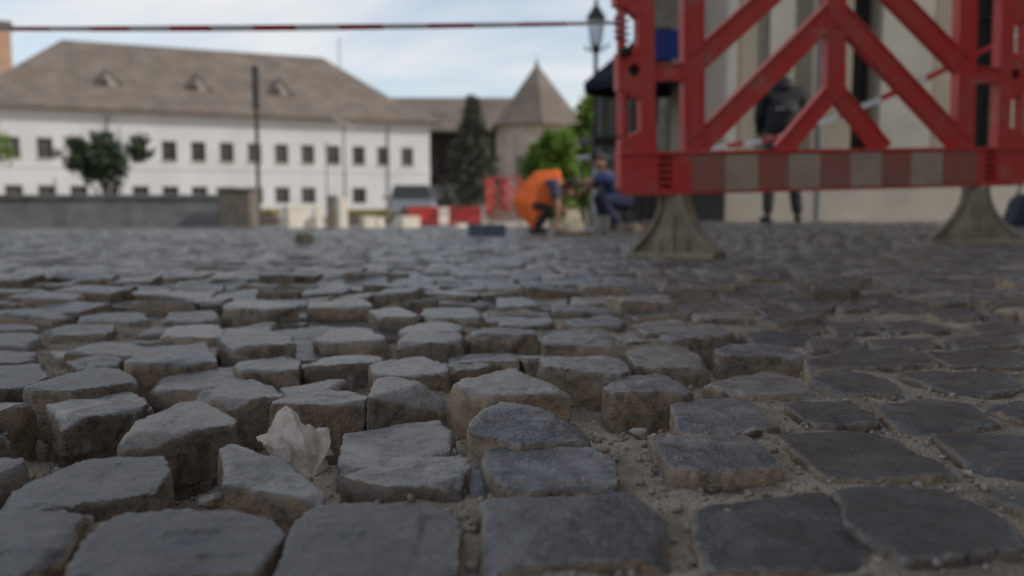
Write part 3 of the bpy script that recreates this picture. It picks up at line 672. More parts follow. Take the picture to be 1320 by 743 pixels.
# ---------------------------------------------------------------- trees
def leaf_mesh(C, nrm, size, rs, asp=0.6):
    k = len(C); u = rs.normal(size=(k, 3)); u -= (u * nrm).sum(1)[:, None] * nrm; u /= np.linalg.norm(u, axis=1)[:, None] + 1e-9
    v = np.cross(nrm, u); s = size * rs.uniform(0.6, 1.3, (k, 1)); u = u * s; v = v * s * asp
    V = np.stack([C - u, C - v * 0.8 + nrm * s * 0.15, C + u, C + v * 0.8 + nrm * s * 0.15], 1).reshape(-1, 3)
    return npmesh(V, quads=np.arange(4 * k).reshape(-1, 4))
def broad_tree(name, label, x, y, zb, trunk_h, blobs, nleaf, lsize, m, bark, seed, stems=1, group=None):
    rs = np.random.default_rng(seed); t = empty(name, (x, y, zb), label=label, cat='tree', group=group)
    bm = bmesh.new(); tips = []
    for s in range(stems):
        a = 6.28 * s / stems + 0.4; b = np.array([math.cos(a), math.sin(a), 0]) * (0.08 if stems > 1 else 0)
        top = b * 4 + np.array([0, 0, trunk_h]); r = 0.035 * trunk_h + 0.02 if stems == 1 else 0.04
        ring_tube(bm, [b, b * 1.6 + (0.02, 0, trunk_h * 0.5), top], [r, r * 0.8, r * 0.6], 8); tips.append(top)
    for c, rr in blobs:
        p0 = tips[rs.integers(len(tips))]; c = np.array(c)
        ring_tube(bm, [p0, (p0 + c) / 2 + rs.normal(size=3) * 0.06 * trunk_h, c], [0.018 * trunk_h + 0.008, 0.012 * trunk_h + 0.005, 0.004], 6)
        for _ in range(4):
            e = c + rs.normal(size=3) * np.array(rr) * 0.5; ring_tube(bm, [(p0 + 2 * c) / 3, e], [0.01, 0.003], 5)
    obj('trunk', bm, bark, t)
    tot = sum(np.prod(r) ** 0.67 for _, r in blobs); Cs = []; Ns = []
    for c, rr in blobs:
        k = int(nleaf * np.prod(rr) ** 0.67 / tot); nc = max(6, k // 45)
        cl = rs.normal(size=(nc, 3)); cl /= np.linalg.norm(cl, axis=1)[:, None]; cl *= rs.uniform(0.35, 1.05, (nc, 1)) ** 0.6 * np.array(rr)
        P = cl[rs.integers(nc, size=k)] + rs.normal(size=(k, 3)) * np.array(rr) * 0.17
        N_ = P / (np.linalg.norm(P, axis=1)[:, None] + 1e-9) + rs.normal(size=(k, 3)) * 0.7 + (0, 0, 0.4)
        Cs.append(P + c); Ns.append(N_ / np.linalg.norm(N_, axis=1)[:, None])
    obj('crown', leaf_mesh(np.concatenate(Cs), np.concatenate(Ns), lsize, rs), m, t)
    return t
LEAF1 = mat('dark shrub leaves', (0.055, 0.085, 0.03), (0.03, 0.05, 0.022), 0.6, 6, trans=0.3)
LEAF2 = mat('fresh leaves', (0.2, 0.3, 0.035), (0.11, 0.2, 0.025), 0.55, 3, trans=0.5)
LEAF3 = mat('needles', (0.05, 0.065, 0.042), (0.08, 0.085, 0.055), 0.7, 5, trans=0.1)
BARK = mat('bark', (0.09, 0.075, 0.06), (0.05, 0.04, 0.035), 0.9, 8, 0.4, 30)
ty = 24.0; tx = X(137, ty); tz = G(tx, ty) + 0.45
broad_tree('small_tree', 'small dark green multi-stemmed tree behind the grey wall', tx, ty, tz, 0.7,
    [((-0.75, 0, 1.45), (0.42, 0.5, 0.42)), ((-0.25, 0.1, 1.3), (0.55, 0.55, 0.55)), ((0.3, -0.1, 1.35), (0.5, 0.5, 0.5)), ((0.98, 0, 1.6), (0.32, 0.4, 0.42)), ((-0.1, 0, 1.75), (0.5, 0.5, 0.3)), ((0.1, 0, 0.95), (0.4, 0.4, 0.35))], 5200, 0.07, LEAF1, BARK, 3, stems=4)
broad_tree('street_tree', 'leafy green tree whose twigs reach in beside brick house', X(-48, 20), 20, G(-12, 20) - 0.02, 1.5,
    [((0.2, 0, 1.9), (0.75, 0.8, 0.5)), ((-0.4, 0, 2.4), (0.9, 0.8, 0.6)), ((0.1, 0, 1.5), (0.6, 0.6, 0.35))], 4000, 0.08, LEAF2, BARK, 5)
gy_ = 23.0
for i, (px, dy, s, lab) in enumerate(((710, 0, 0.78, 'bright yellow-green young tree between tower and lamp post'), (754, 1.2, 1.1, 'fresh green tree right behind the lamp post'))):
    gx_ = X(px, gy_ + dy); blobs = [((0, 0, 1.2 * s), (0.62, 0.6, 0.7)), ((-0.15, 0, 2.0 * s), (0.5, 0.5, 0.6)), ((0.2, 0, 2.7 * s), (0.42, 0.4, 0.45)), ((0.35, 0.1, 1.7 * s), (0.5, 0.5, 0.6)), ((-0.35, 0, 0.8 * s), (0.4, 0.4, 0.4))]
    broad_tree('green_tree', lab, gx_, gy_ + dy, G(gx_, gy_ + dy) - 0.02, 0.8, blobs, 9000, 0.1, LEAF2, BARK, 11 + i)
# conifer
cx_, cy_ = X(610, 60), 60.0
ct = empty('conifer', (cx_, cy_, G(cx_, cy_)), label='dark conifer standing between white house and round tower', cat='tree')
obj('trunk', tube([(0, 0, 0), (0.03, 0, 4), (0, 0, 8.3)], [0.2, 0.12, 0.02], 8), BARK, ct)
rs = np.random.default_rng(21); Cs = []; Ns = []; bmB = bmesh.new()
for k in range(120):
    h = 1.3 + 6.9 * (k / 120) ** 0.9; a = k * 2.4; L_ = (1 - (h / 8.6) ** 1.05) * 3.6 * rs.uniform(0.65, 1.15); d = np.array([math.cos(a), math.sin(a), -0.12])
    ring_tube(bmB, [(0, 0, h), tuple(np.array([0, 0, h]) + d * L_)], [0.04, 0.008], 5)
    t = rs.uniform(0.15, 1, 75)[:, None]; P = np.array([0, 0, h]) + d * L_ * t + rs.normal(size=(75, 3)) * 0.13
    Cs.append(P); n_ = rs.normal(size=(75, 3)) + (0, 0, 0.8); Ns.append(n_ / np.linalg.norm(n_, axis=1)[:, None])
obj('limb', bmB, BARK, ct); obj('crown', leaf_mesh(np.concatenate(Cs), np.concatenate(Ns), 0.2, rs, 0.35), LEAF3, ct)

# ---------------------------------------------------------------- wall, pillar, poles, lamp
gw = empty('garden_wall', (X(-420, 21), 21, G(-10, 21) - 0.03), label='long low grey stone retaining wall at the edge of the square', cat='wall')
wl_ = X(288, 21) - X(-420, 21); nb = 14
for k in range(nb): obj('stone_slab', boxes((k * wl_ / nb + 0.006, (k + 1) * wl_ / nb - 0.006, random.uniform(0, 0.008), 0.35, 0, 0.72), bev=0.006), STONEC, gw)
obj('coping', boxes((-0.02, wl_ + 0.02, -0.05, 0.4, 0.722, 0.80), bev=0.01), STONEC, gw)
PIL = mat('brown stone', (0.17, 0.145, 0.115), (0.11, 0.095, 0.08), 0.9, 4, 0.3, 20)
py0 = 20.4; pp = empty('gate_pillar', (X(309, py0), py0, G(-6, py0) - 0.02), label='squat brown stone pillar ending the grey wall', cat='pillar')
obj('block', boxes((-0.36, 0.36, -0.36, 0.36, 0, 0.84), bev=0.02), PIL, pp); obj('cap', boxes((-0.39, 0.39, -0.39, 0.39, 0.842, 0.92), bev=0.015), PIL, pp)
y_ = 23.0; po = empty('camera_pole', (X(335, y_), y_, G(-6, y_) - 0.02), label='tall thin dark pole with a slim head beside the brown pillar', cat='pole')
obj('pole', tube([(0, 0, 0), (0, 0, 3.0)], 0.05, 10), METAL_D, po); obj('head', lathe([(0.06, 3.0), (0.09, 3.02), (0.09, 4.05), (0.05, 4.1)], 12), METAL_D, po); obj('base', lathe([(0.12, 0), (0.12, 0.05), (0.06, 0.12)], 12), METAL_D, po)
y_ = 40.0; po = empty('street_light', (X(446, y_), y_, G(-7, y_) - 0.02), label='slim grey street light with tilted flat head before white house', cat='street light')
GREYM = mat('grey metal', (0.25, 0.25, 0.25), rough=0.5, metal=0.4)
obj('pole', tube([(0, 0, 0), (0, 0, 4.4)], [0.07, 0.05], 10), GREYM, po)
bm = bmesh.new(); box(bm, -0.55, 0.45, -0.12, 0.12, -0.05, 0.05, Matrix.Translation((0, 0, 4.5)) @ Matrix.Rotation(R(28), 4, 'Y')); obj('lamp_head', bm, PALE, po)
for px, yy, h in ((160, 62, 6.5), (303, 58, 5.2)):
    po = empty('light_mast', (X(px + 120 if px == 303 else px, yy), yy, G(-20, yy)), label='thin mast before the white wall near the small tree' if px == 160 else 'thin mast before the white wall near the street light', cat='pole')
    obj('pole', tube([(0, 0, 0), (0, 0, h)], 0.06, 8), GREYM, po); obj('base', lathe([(0.14, 0), (0.14, 0.06), (0.07, 0.2)], 10), GREYM, po)

y_ = 15.0; lp = empty('street_lamp', (X(766, y_), y_, G(X(766, y_), y_) - 0.01), label='black iron street lamp with glass lantern near the workers', cat='street lamp')
z0 = -lp.location[2] + EYE
def lz(py): return z0 + (265 - py) / 1150 * y_
obj('post', lathe([(0.11, 0), (0.11, 0.35), (0.07, 0.45), (0.045, 0.9), (0.035, lz(75)), (0.06, lz(73)), (0.03, lz(70))], 14), METAL_D, lp)
ln = obj('lantern', lathe([(0.05, lz(70)), (0.075, lz(66)), (0.08, lz(65)), (0.03, lz(64.8))], 8), METAL_D, lp)
GL = bpy.data.materials.new('lantern glass'); GL.use_nodes = True; GL.node_tree.nodes['Principled BSDF'].inputs['Base Color'].default_value = (0.7, 0.72, 0.72, 1); GL.node_tree.nodes['Principled BSDF'].inputs['Transmission Weight'].default_value = 0.8; GL.node_tree.nodes['Principled BSDF'].inputs['Roughness'].default_value = 0.2
obj('glass', lathe([(0.075, lz(64)), (0.135, lz(32)), (0.12, lz(31.5))], 6), GL, ln)
for k in range(6):
    a = math.pi / 3 * k; obj('lantern_bar', tube([(0.078 * math.cos(a), 0.078 * math.sin(a), lz(65)), (0.139 * math.cos(a), 0.139 * math.sin(a), lz(31))], 0.009, 5), METAL_D, ln)
obj('hood', lathe([(0.165, lz(31.4)), (0.16, lz(29)), (0.06, lz(17)), (0.03, lz(14)), (0.03, lz(8)), (0.01, lz(6))], 12), METAL_D, ln)
obj('bracket', tube([(-0.2, 0, lz(66)), (-0.1, 0, lz(70)), (0.1, 0, lz(70)), (0.22, 0, lz(62))], 0.018, 8), METAL_D, lp)

# ---------------------------------------------------------------- barrier
def red_plastic():
    m = mat('faded red plastic', (0.58, 0.035, 0.026), (0.5, 0.07, 0.055), 0.5, 3, 0.15, 30, stretch=(1, 1, 1))
    n, l = m.node_tree.nodes, m.node_tree.links; p = n['Principled BSDF']; src = p.inputs['Base Color'].links[0].from_socket
    t = n.new('ShaderNodeTexCoord'); z = n.new('ShaderNodeTexNoise'); z.inputs['Scale'].default_value = 9; z.inputs['Detail'].default_value = 9; l.new(t.outputs['Object'], z.inputs[0])
    r = n.new('ShaderNodeValToRGB'); r.color_ramp.elements[0].position = 0.55; r.color_ramp.elements[1].position = 0.85; l.new(z.outputs[0], r.inputs[0])
    x = n.new('ShaderNodeMix'); x.data_type = 'RGBA'; x.inputs[7].default_value = (0.4, 0.2, 0.15, 1); l.new(r.outputs[0], x.inputs[0]); l.new(src, x.inputs[6]); l.new(x.outputs[2], p.inputs['Base Color'])
    return m
RED = red_plastic()
BANDW = mat('dirty reflective white', (0.45, 0.34, 0.25), (0.36, 0.26, 0.19), 0.6, 9, 0.1, 60)
BANDR = mat('dirty reflective red', (0.37, 0.1, 0.075), (0.3, 0.13, 0.1), 0.6, 9, 0.1, 60)
FOOT = mat('dusty rubber foot', (0.2, 0.155, 0.108), (0.36, 0.29, 0.21), 0.9, 9, 0.25, 50)
BLACK = mat('black rubber', (0.015, 0.015, 0.016), rough=0.6)
LENG = 2.013
def strut(parent, a, b, w, t, name='strut'):
    """Ribbed bar from a to b (u, v) with raised lips along both edges."""
    a, b = Vector((a[0], 0, a[1])), Vector((b[0], 0, b[1])); d = (b - a).normalized(); s = Vector((-d.z, 0, d.x)); y = Vector((0, 1, 0))
    h = w / 2; lp_ = 0.009; q = t / 2; g = q - 0.011
    prof = [(-h, -q), (-h + lp_, -q), (-h + lp_, -g), (h - lp_, -g), (h - lp_, -q), (h, -q), (h, q), (h - lp_, q), (h - lp_, g), (-h + lp_, g), (-h + lp_, q), (-h, q)]
    bm = bmesh.new(); r0 = [bm.verts.new(a + s * i + y * j) for i, j in prof]; r1 = [bm.verts.new(b + s * i + y * j) for i, j in prof]
    for k in range(12): bm.faces.new((r0[k], r0[(k + 1) % 12], r1[(k + 1) % 12], r1[k]))
    bm.faces.new(r0[::-1]); bm.faces.new(r1); bmesh.ops.recalc_face_normals(bm, faces=bm.faces)
    return obj(name, bm, RED, parent)
def mirror(ps, on): return [(LENG - a, b) for a, b in ps][::-1] if on else ps
def make_barrier(label, group=None):
    bt = empty('safety_barrier', (0, 0, 0), label=label, cat='barrier', group=group)
    TOP = 0.62
    circ = [(0.028 * math.cos(a), 0.028 * math.sin(a)) for a in [2 * math.pi * k / 20 for k in range(20)]]
    for mir in (0, 1):
        out = [(-0.085, TOP), (-0.083, 0.275), (-0.03, 0.266), (0.02, 0.222), (0.02, 0.105), (-0.075, 0.075), (-0.078, -0.085), (-0.036, -0.098), (0.028, -0.128), (0.03, -0.257), (-0.07, -0.3), (-0.073, -0.362), (0.099, -0.362), (0.095, TOP)]
        obj('end_post', prism(mirror(out, mir), [mirror(circ, mir)], -0.028, 0.028), RED, bt)
        pb = lathe([(0.034, -0.012), (0.034, 0.012)], 20); bmesh.ops.transform(pb, matrix=Matrix.Rotation(R(90), 4, 'X'), verts=pb.verts); pg = obj('hole_shade', pb, BLACK, bt); pg.location = (LENG if mir else 0, 0.012, 0)  # black disc set in the hole to stand for its deep shade
        u = LENG + 0.05 if mir else -0.05
        hp = obj('hinge_pin', tube([(u, 0, -0.285), (u, 0, -0.09)], 0.023, 12), RED, bt)
        for k in range(5): obj('ring', lathe([(0.027, -0.27 + k * 0.038), (0.027, -0.258 + k * 0.038)], 12), RED, hp).location = (u, 0, 0)
        obj('hook', tube([(u, 0, 0.08), (u, 0, 0.27)], 0.02, 12), RED, bt)
        obj('raised_edge', boxes((min(u, u + (0.012 if mir else -0.012)) + (0.02 if mir else -0.02), max(u, u + (0.012 if mir else -0.012)) + (0.02 if mir else -0.02), -0.034, 0.034, 0.30, TOP)), RED, bt)
        xs = sorted((0.092, 0.24)) if not mir else sorted((LENG - 0.092, LENG - 0.24))
        for v in (0.0, 0.42): strut(bt, (xs[0], v - 0.003), (xs[1], v - 0.003), 0.078, 0.050, 'crossbar')
        xv = LENG - 0.286 if mir else 0.286
        strut(bt, (xv, -0.365), (xv, TOP - 0.01), 0.1, 0.054, 'upright')
        f = (lambda p: (LENG - p[0], p[1])) if mir else (lambda p: p)
        strut(bt, f((0.29, -0.345)), f((0.985, 0.272)), 0.1, 0.047 + mir * 0.0012)
        strut(bt, f((0.29, 0.03)), f((0.985, 0.60)), 0.1, 0.0456 + mir * 0.0012)
        strut(bt, f((0.73, -0.36)), f((0.995, -0.085)), 0.085, 0.0442 + mir * 0.0012)
    strut(bt, (1.0065, -0.11), (1.0065, TOP - 0.01), 0.098, 0.051, 'upright')
    obj('top_rail', boxes((-0.08, LENG + 0.08, -0.03, 0.03, TOP - 0.005, TOP + 0.07), bev=0.012), RED, bt)
    # bottom rail with louvre openings
    o = [(-0.074, -0.368), (-0.074, -0.51), (-0.045, -0.545), (LENG + 0.045, -0.545), (LENG + 0.074, -0.51), (LENG + 0.074, -0.368)]
    hl = [rect(0.108, 0.175, -0.53, -0.378), rect(LENG - 0.175, LENG - 0.108, -0.53, -0.378)]
    rail = obj('bottom_rail', prism(o, hl, -0.033, 0.033), RED, bt)
    obj('lip', boxes((-0.076, LENG + 0.076, -0.042, 0.042, -0.3675, -0.353), bev=0.003), RED, rail)
    for h in hl:
        for k in range(5):
            bm = bmesh.new(); zc_ = -0.518 + k * 0.031; box(bm, h[0][0], h[1][0], -0.029, 0.02, -0.0085, 0.0085, Matrix.Translation((0, 0, zc_)) @ Matrix.Rotation(R(8), 4, 'X')); obj('louvre', bm, RED, rail)
        obj('louvre_back', boxes((h[0][0], h[1][0], 0.022, 0.03, h[0][1], h[2][1])), BLACK, rail)
    edges = [0.262, 0.429, 0.597, 0.752, 0.918, 1.078, 1.25, 1.41, 1.59, 1.785]
    for k in range(9): obj('stripe', boxes((edges[k] + 0.001, edges[k + 1] - 0.001, -0.0365, -0.0335, -0.532, -0.372)), (BANDR, BANDW)[k % 2], rail)
    return bt
def make_foot(parent, u, rz, h):
    """Swivelling foot: concave-sided fin on a pad, with a broad flange down both slopes."""
    ft = obj('foot', None_mesh(), None, parent); ft.location = (u, 0, -0.548); ft.rotation_euler[2] = rz
    N = 10; L_ = 0.205
    prof = [(0.045 + (L_ - 0.045) * (1 - (1 - t) ** 0.55) ** 1.0 if t < 1 else L_, -h * t * 0.88) for t in [k / N for k in range(N + 1)]]
    prof = [(0.045 + (L_ - 0.05) * (t ** 2.1), -(h - 0.03) * t) for t in [k / N for k in range(N + 1)]]
    out = prof + [(-a, b) for a, b in prof[::-1]]
    obj('fin', prism(out, [], -0.022, 0.022), FOOT, ft)
    bm = bmesh.new()
    for s in (1, -1):
        v = [[bm.verts.new((s * (a + o), y, b + (0.004 if o else 0))) for o in (0, 0.014) for y in (-0.05, 0.05)] for a, b in prof]
        for p, q in zip(v, v[1:]):
            for i, j in ((0, 1), (1, 3), (3, 2), (2, 0)): bm.faces.new((p[i], p[j], q[j], q[i]))
        bm.faces.new([v[0][i] for i in (0, 1, 3, 2)]); bm.faces.new([v[-1][i] for i in (0, 2, 3, 1)])
    bmesh.ops.recalc_face_normals(bm, faces=bm.faces); obj('flange', bm, FOOT, ft)
    for x in (-0.07, 0.0, 0.07): obj('rib', boxes((x - 0.008, x + 0.008, -0.036, 0.036, -h + 0.032, -0.09 if x == 0 else -0.2)), FOOT, ft)
    obj('pad', boxes((-0.215, 0.215, -0.075, 0.075, -h, -h + 0.031), bev=0.008), FOOT, ft)
    obj('peg', tube([(0, 0, -0.03), (0, 0, 0.06)], 0.025, 10), FOOT, ft)
    return ft
def None_mesh():
    bm = bmesh.new(); box(bm, -0.03, 0.03, -0.02, 0.02, -0.028, 0.002); me = bpy.data.meshes.new('foot'); bm.to_mesh(me); bm.free(); me.materials.append(FOOT); return me
bar = make_barrier('red plastic safety barrier with dirty red and white band and brown feet')
bar.location = (0.5295, 4.0, 0.8085); bar.rotation_euler = (0, R(-1.556), R(14.379))
make_foot(bar, 0.2, R(-52), 0.288); make_foot(bar, 1.815, R(-35), 0.288)
# tape wound about the hook
TAPEM = bpy.data.materials.new('barrier tape'); TAPEM.use_nodes = True
def tape_material(m, period, duty=0.5):
    n, l = m.node_tree.nodes, m.node_tree.links; p = n['Principled BSDF']; p.inputs['Roughness'].default_value = 0.4
    at = n.new('ShaderNodeAttribute'); at.attribute_name = 'along'
    a = n.new('ShaderNodeMath'); a.operation = 'MULTIPLY'; a.inputs[1].default_value = 1 / period; l.new(at.outputs['Fac'], a.inputs[0])
    f = n.new('ShaderNodeMath'); f.operation = 'FRACT'; l.new(a.outputs[0], f.inputs[0]); g = n.new('ShaderNodeMath'); g.operation = 'GREATER_THAN'; g.inputs[1].default_value = duty; l.new(f.outputs[0], g.inputs[0])
    x = n.new('ShaderNodeMix'); x.data_type = 'RGBA'; x.inputs[6].default_value = (0.62, 0.02, 0.03, 1); x.inputs[7].default_value = (0.75, 0.73, 0.72, 1); l.new(g.outputs[0], x.inputs[0]); l.new(x.outputs[2], p.inputs['Base Color'])
    ts = n.new('ShaderNodeBsdfTranslucent'); l.new(x.outputs[2], ts.inputs[0]); ms = n.new('ShaderNodeMixShader'); ms.inputs[0].default_value = 0.5
    l.new(p.outputs[0], ms.inputs[1]); l.new(ts.outputs[0], ms.inputs[2]); l.new(ms.outputs[0], n['Material Output'].inputs[0])
tape_material(TAPEM, 0.42)
def tape(pts, width, twist, label, name='barrier_tape', m=TAPEM):
    """Ribbon with thickness along pts; twist(t) gives the roll of its flat side."""
    pts = [Vector(p) for p in pts]; n = 160; bm = bmesh.new(); rows = []; dist = []
    seg = [(b - a).length for a, b in zip(pts, pts[1:])]; tot = sum(seg)
    for k in range(n + 1):
        s = tot * k / n; i = 0
        while i < len(seg) - 1 and s > seg[i]: s -= seg[i]; i += 1
        p = pts[i].lerp(pts[i + 1], s / seg[i]); d = (pts[i + 1] - pts[i]).normalized(); up = Vector((0, 0, 1)); sd_ = d.cross(up).normalized(); w = (up * math.cos(twist(k / n)) + sd_ * math.sin(twist(k / n))) * width / 2; nn = d.cross(w).normalized() * 0.0006
        rows.append([bm.verts.new(q) for q in (p - w - nn, p + w - nn, p + w + nn, p - w + nn)]); dist += [tot * k / n] * 4
    for a, b in zip(rows, rows[1:]):
        for i in range(4): bm.faces.new((a[i], a[(i + 1) % 4], b[(i + 1) % 4], b[i]))
    bm.faces.new(rows[0][::-1]); bm.faces.new(rows[-1])
    o = obj(name, bm, m, label=label, cat='tape'); at = o.data.attributes.new('along', 'FLOAT', 'POINT'); at.data.foreach_set('value', np.array(dist, np.float32)); return o
def sag(a, b, s, n=12): a, b = Vector(a), Vector(b); return [a.lerp(b, k / n) - Vector((0, 0, s * 4 * (k / n) * (1 - k / n))) for k in range(n + 1)]
hk = Vector((0.5295 - 0.06, 3.985, 0.8085 + 0.205))
tape(sag((X(-160, 4.6), 4.6, Z(42.5, 4.6)), hk, 0.012, 14), 0.038, lambda t: 1.08 + 0.12 * math.sin(9 * t) + 0.25 * max(0, t - 0.85) / 0.15, 'red and white tape stretched across the sky to the barrier')
bm = bmesh.new(); ring_tube(bm, [(-0.05 + 0.03 * math.cos(a), -0.012 + 0.03 * math.sin(a), 0.13 + 0.0022 * k) for k, a in enumerate([0.5 * i for i in range(50)])], 0.006, 6)
kn = obj('tape_knot', bm, mat('red tape film', (0.5, 0.06, 0.08), (0.6, 0.4, 0.4), 0.4, 40), bar)
obj('clip', tube([(-0.075, -0.05, 0.07), (-0.03, -0.05, 0.08)], 0.018, 10), BLACK, bar)
# off-frame post that holds the far end of the tape
pz = G(X(-160, 4.6), 4.6); px_ = X(-160, 4.6) - 0.03
tp = empty('tape_post', (px_, 4.6, pz - 0.02), label='thin steel post holding the end of the red and white tape', cat='post')
obj('post', tube([(0, 0, 0), (0, 0, 1.3)], 0.02, 10), GREYM, tp); obj('base', boxes((-0.18, 0.18, -0.18, 0.18, 0, 0.1), bev=0.02), STONEC, tp)
T2 = bpy.data.materials.new('striped tape'); T2.use_nodes = True; tape_material(T2, 0.3, 0.5)
t2 = [(X(px, yy), yy, Z(py, yy)) for px, py, yy in ((1400, 5, 5.6), (1272, 62, 5.8), (1195, 100, 6.0), (1120, 134, 6.2), (1060, 158, 6.4), (985, 182, 6.7), (890, 196, 7.2))]
tape(t2, 0.042, lambda t: 0.35 + 0.5 * math.sin(11 * t), 'loose red and white tape slanting behind the barrier', m=T2)
bs = empty('tape_stand', (t2[-1][0], 7.2, G(t2[-1][0], 7.2) - 0.01), label='short black stand tying the slanting tape behind the barrier', cat='post')
obj('post', tube([(0, 0, 0), (0, 0, 0.72)], 0.015, 8), BLACK, bs); obj('base', lathe([(0.13, 0), (0.13, 0.03), (0.03, 0.06)], 14), BLACK, bs)

# barriers far across the square (same model)
for k, (px, yy, rz, lab) in enumerate(((628, 28.5, 26, 'red barrier standing beyond the crouching worker in orange'), )):
    b2 = copy_tree(bar); b2['label'] = lab
    for c in list(b2.children):
        if c.name.startswith(('tape_knot', 'clip')): bpy.data.objects.remove(c)
    xx = X(px, yy); b2.location = (xx, yy, G(xx, yy) + 0.836); b2.rotation_euler = (0, 0, R(-55))
# low red and white water barriers
WR = mat('red moulded plastic', (0.5, 0.03, 0.025), (0.42, 0.05, 0.04), 0.45, 3); WW = mat('white moulded plastic', (0.7, 0.68, 0.64), (0.6, 0.57, 0.52), 0.5, 3)
def low_barrier(px, yy, m, lab, rz=0):
    xx = X(px, yy); t = empty('water_barrier', (xx, yy, G(xx, yy) - 0.02), R(rz), label=lab, cat='barrier')
    pr = [(-0.22, 0), (0.22, 0), (0.22, 0.12), (0.1, 0.28), (0.08, 0.62), (-0.08, 0.62), (-0.1, 0.28), (-0.22, 0.12)]
    bm = bmesh.new(); a = [bm.verts.new((-0.5, y, z)) for y, z in pr]; b = [bm.verts.new((0.5, y, z)) for y, z in pr]
    for k in range(8): bm.faces.new((a[k], a[(k + 1) % 8], b[(k + 1) % 8], b[k]))
    bm.faces.new(a); bm.faces.new(b[::-1]); bmesh.ops.recalc_face_normals(bm, faces=bm.faces); bmesh.ops.bevel(bm, geom=bm.edges[:], offset=0.02, segments=2, affect='EDGES'); obj('shell', bm, m, t, smooth=False)
    for x in (-0.3, 0.3): obj('socket', lathe([(0.04, 0.6), (0.04, 0.635), (0.03, 0.64)], 10), BLACK, t).location = (x, 0, 0)
low_barrier(546, 29, WR, 'low red plastic barrier block right behind grey car', 5); low_barrier(571, 29.6, WW, 'low white plastic barrier block between two red ones', 3); low_barrier(600, 28.2, WR, 'low red plastic barrier block beside tall red barrier', -4)

# ---------------------------------------------------------------- sunlit blocks and posts
LIME = mat('pale limestone', (0.74, 0.68, 0.58), (0.64, 0.58, 0.49), 0.85, 3, 0.15, 20)
def block(px0, px1, py, yy, lab, rz=-58, dark=False, group=None):
    w = (px1 - px0) / 1150 * yy; xx = X((px0 + px1) / 2, yy); g = G(xx, yy) - 0.02; h = Z(py, yy) - g
    t = empty('stone_block' if not dark else 'stone_post', (xx, yy, g), R(rz), label=lab, cat='stone block' if not dark else 'post', group=group); k = w / 2 / 1.25
    m = PIL if dark else LIME
    obj('body', boxes((-k, k, -k, k, 0, h * 0.86), bev=0.02), m, t); obj('cap', boxes((-k * 1.06, k * 1.06, -k * 1.06, k * 1.06, h * 0.862, h), bev=0.015), m, t)
block(365, 398, 266, 19.2, 'broad sunlit pale stone block beside two slim posts'); block(404, 417, 266, 19.4, 'slim sunlit stone post next to the broad pale block', -60)
block(422, 436, 252, 19.9, 'dark grey stone post between sunlit pale posts', -60, True); block(435, 449, 256, 19.0, 'taller sunlit pale post beside dark stone post', -60)
block(465, 485, 279, 19.3, 'low sunlit stone cube left of the grey car', -60); block(484, 496, 280, 19.8, 'small sunlit stone cube touching a lower pale one', -60); block(510, 541, 279, 19.1, 'low wide sunlit stone in front of grey car', -60)
block(585, 602, 288, 19.0, 'tiny pale stone near the red barriers', -60)
for px0, px1, yy, lab in ((300, 362, 30, 'long low planter with dry yellow plants before white house'), (449, 505, 31, 'short low planter with dry yellow plants by grey car')):
    w = (px1 - px0) / 1150 * yy; xx = X((px0 + px1) / 2, yy); t = empty('planter', (xx, yy, G(xx, yy) - 0.02), label=lab, cat='planter')
    obj('trough', boxes((-w / 2, w / 2, -0.25, 0.25, 0, 0.32), bev=0.02), PIL, t)
    rs = np.random.default_rng(int(px0)); C = np.stack([rs.uniform(-w / 2, w / 2, 900), rs.uniform(-0.22, 0.22, 900), 0.33 + rs.uniform(0, 0.22, 900)], 1); n_ = rs.normal(size=(900, 3)) + (0, 0, 1); n_ /= np.linalg.norm(n_, axis=1)[:, None]
    obj('plants', leaf_mesh(C, n_, 0.06, rs), mat('dry yellow leaves', (0.5, 0.42, 0.16), (0.36, 0.32, 0.12), 0.8, trans=0.3), t)

# grey car facing the camera
y_ = 31.0; xx = X(533, y_); car = empty('parked_car', (xx, y_, G(xx, y_) - 0.005), R(8), label='grey car parked facing the square beside red barriers', cat='car')
SILV = mat('grey paint', (0.2, 0.21, 0.22), rough=0.25, metal=0.6)
def loft(secs, m, name, parent):
    bm = bmesh.new(); rr = [[bm.verts.new(p) for p in s] for s in secs]; n = len(rr[0])
    for a, b in zip(rr, rr[1:]):
        for k in range(n): bm.faces.new((a[k], a[(k + 1) % n], b[(k + 1) % n], b[k]))
    bm.faces.new(rr[0][::-1]); bm.faces.new(rr[-1]); bmesh.ops.recalc_face_normals(bm, faces=bm.faces)
    return obj(name, bm, m, parent)
def sec(y, w, z0, z1): return [(-w, y, z0 + 0.1), (-w * 0.93, y, z0), (w * 0.93, y, z0), (w, y, z0 + 0.1), (w, y, z1 - 0.15), (w * 0.86, y, z1), (-w * 0.86, y, z1), (-w, y, z1 - 0.15)]
body = loft([sec(0, 0.7, 0.25, 0.62), sec(0.15, 0.84, 0.2, 0.72), sec(1.0, 0.88, 0.2, 0.92), sec(3.6, 0.88, 0.22, 0.95), sec(4.1, 0.8, 0.3, 0.9)], SILV, 'body', car)
def csec(y, w0, w1, z): return [(-w0, y, 0.9), (w0, y, 0.9), (w1, y, z), (-w1, y, z)]
loft([[(-0.82, 0.95, 0.88), (0.82, 0.95, 0.88), (0.8, 0.97, 0.9), (-0.8, 0.97, 0.9)], csec(1.75, 0.83, 0.62, 1.42), csec(3.0, 0.83, 0.62, 1.45), csec(3.8, 0.78, 0.7, 0.95)], SILV, 'cabin', car)
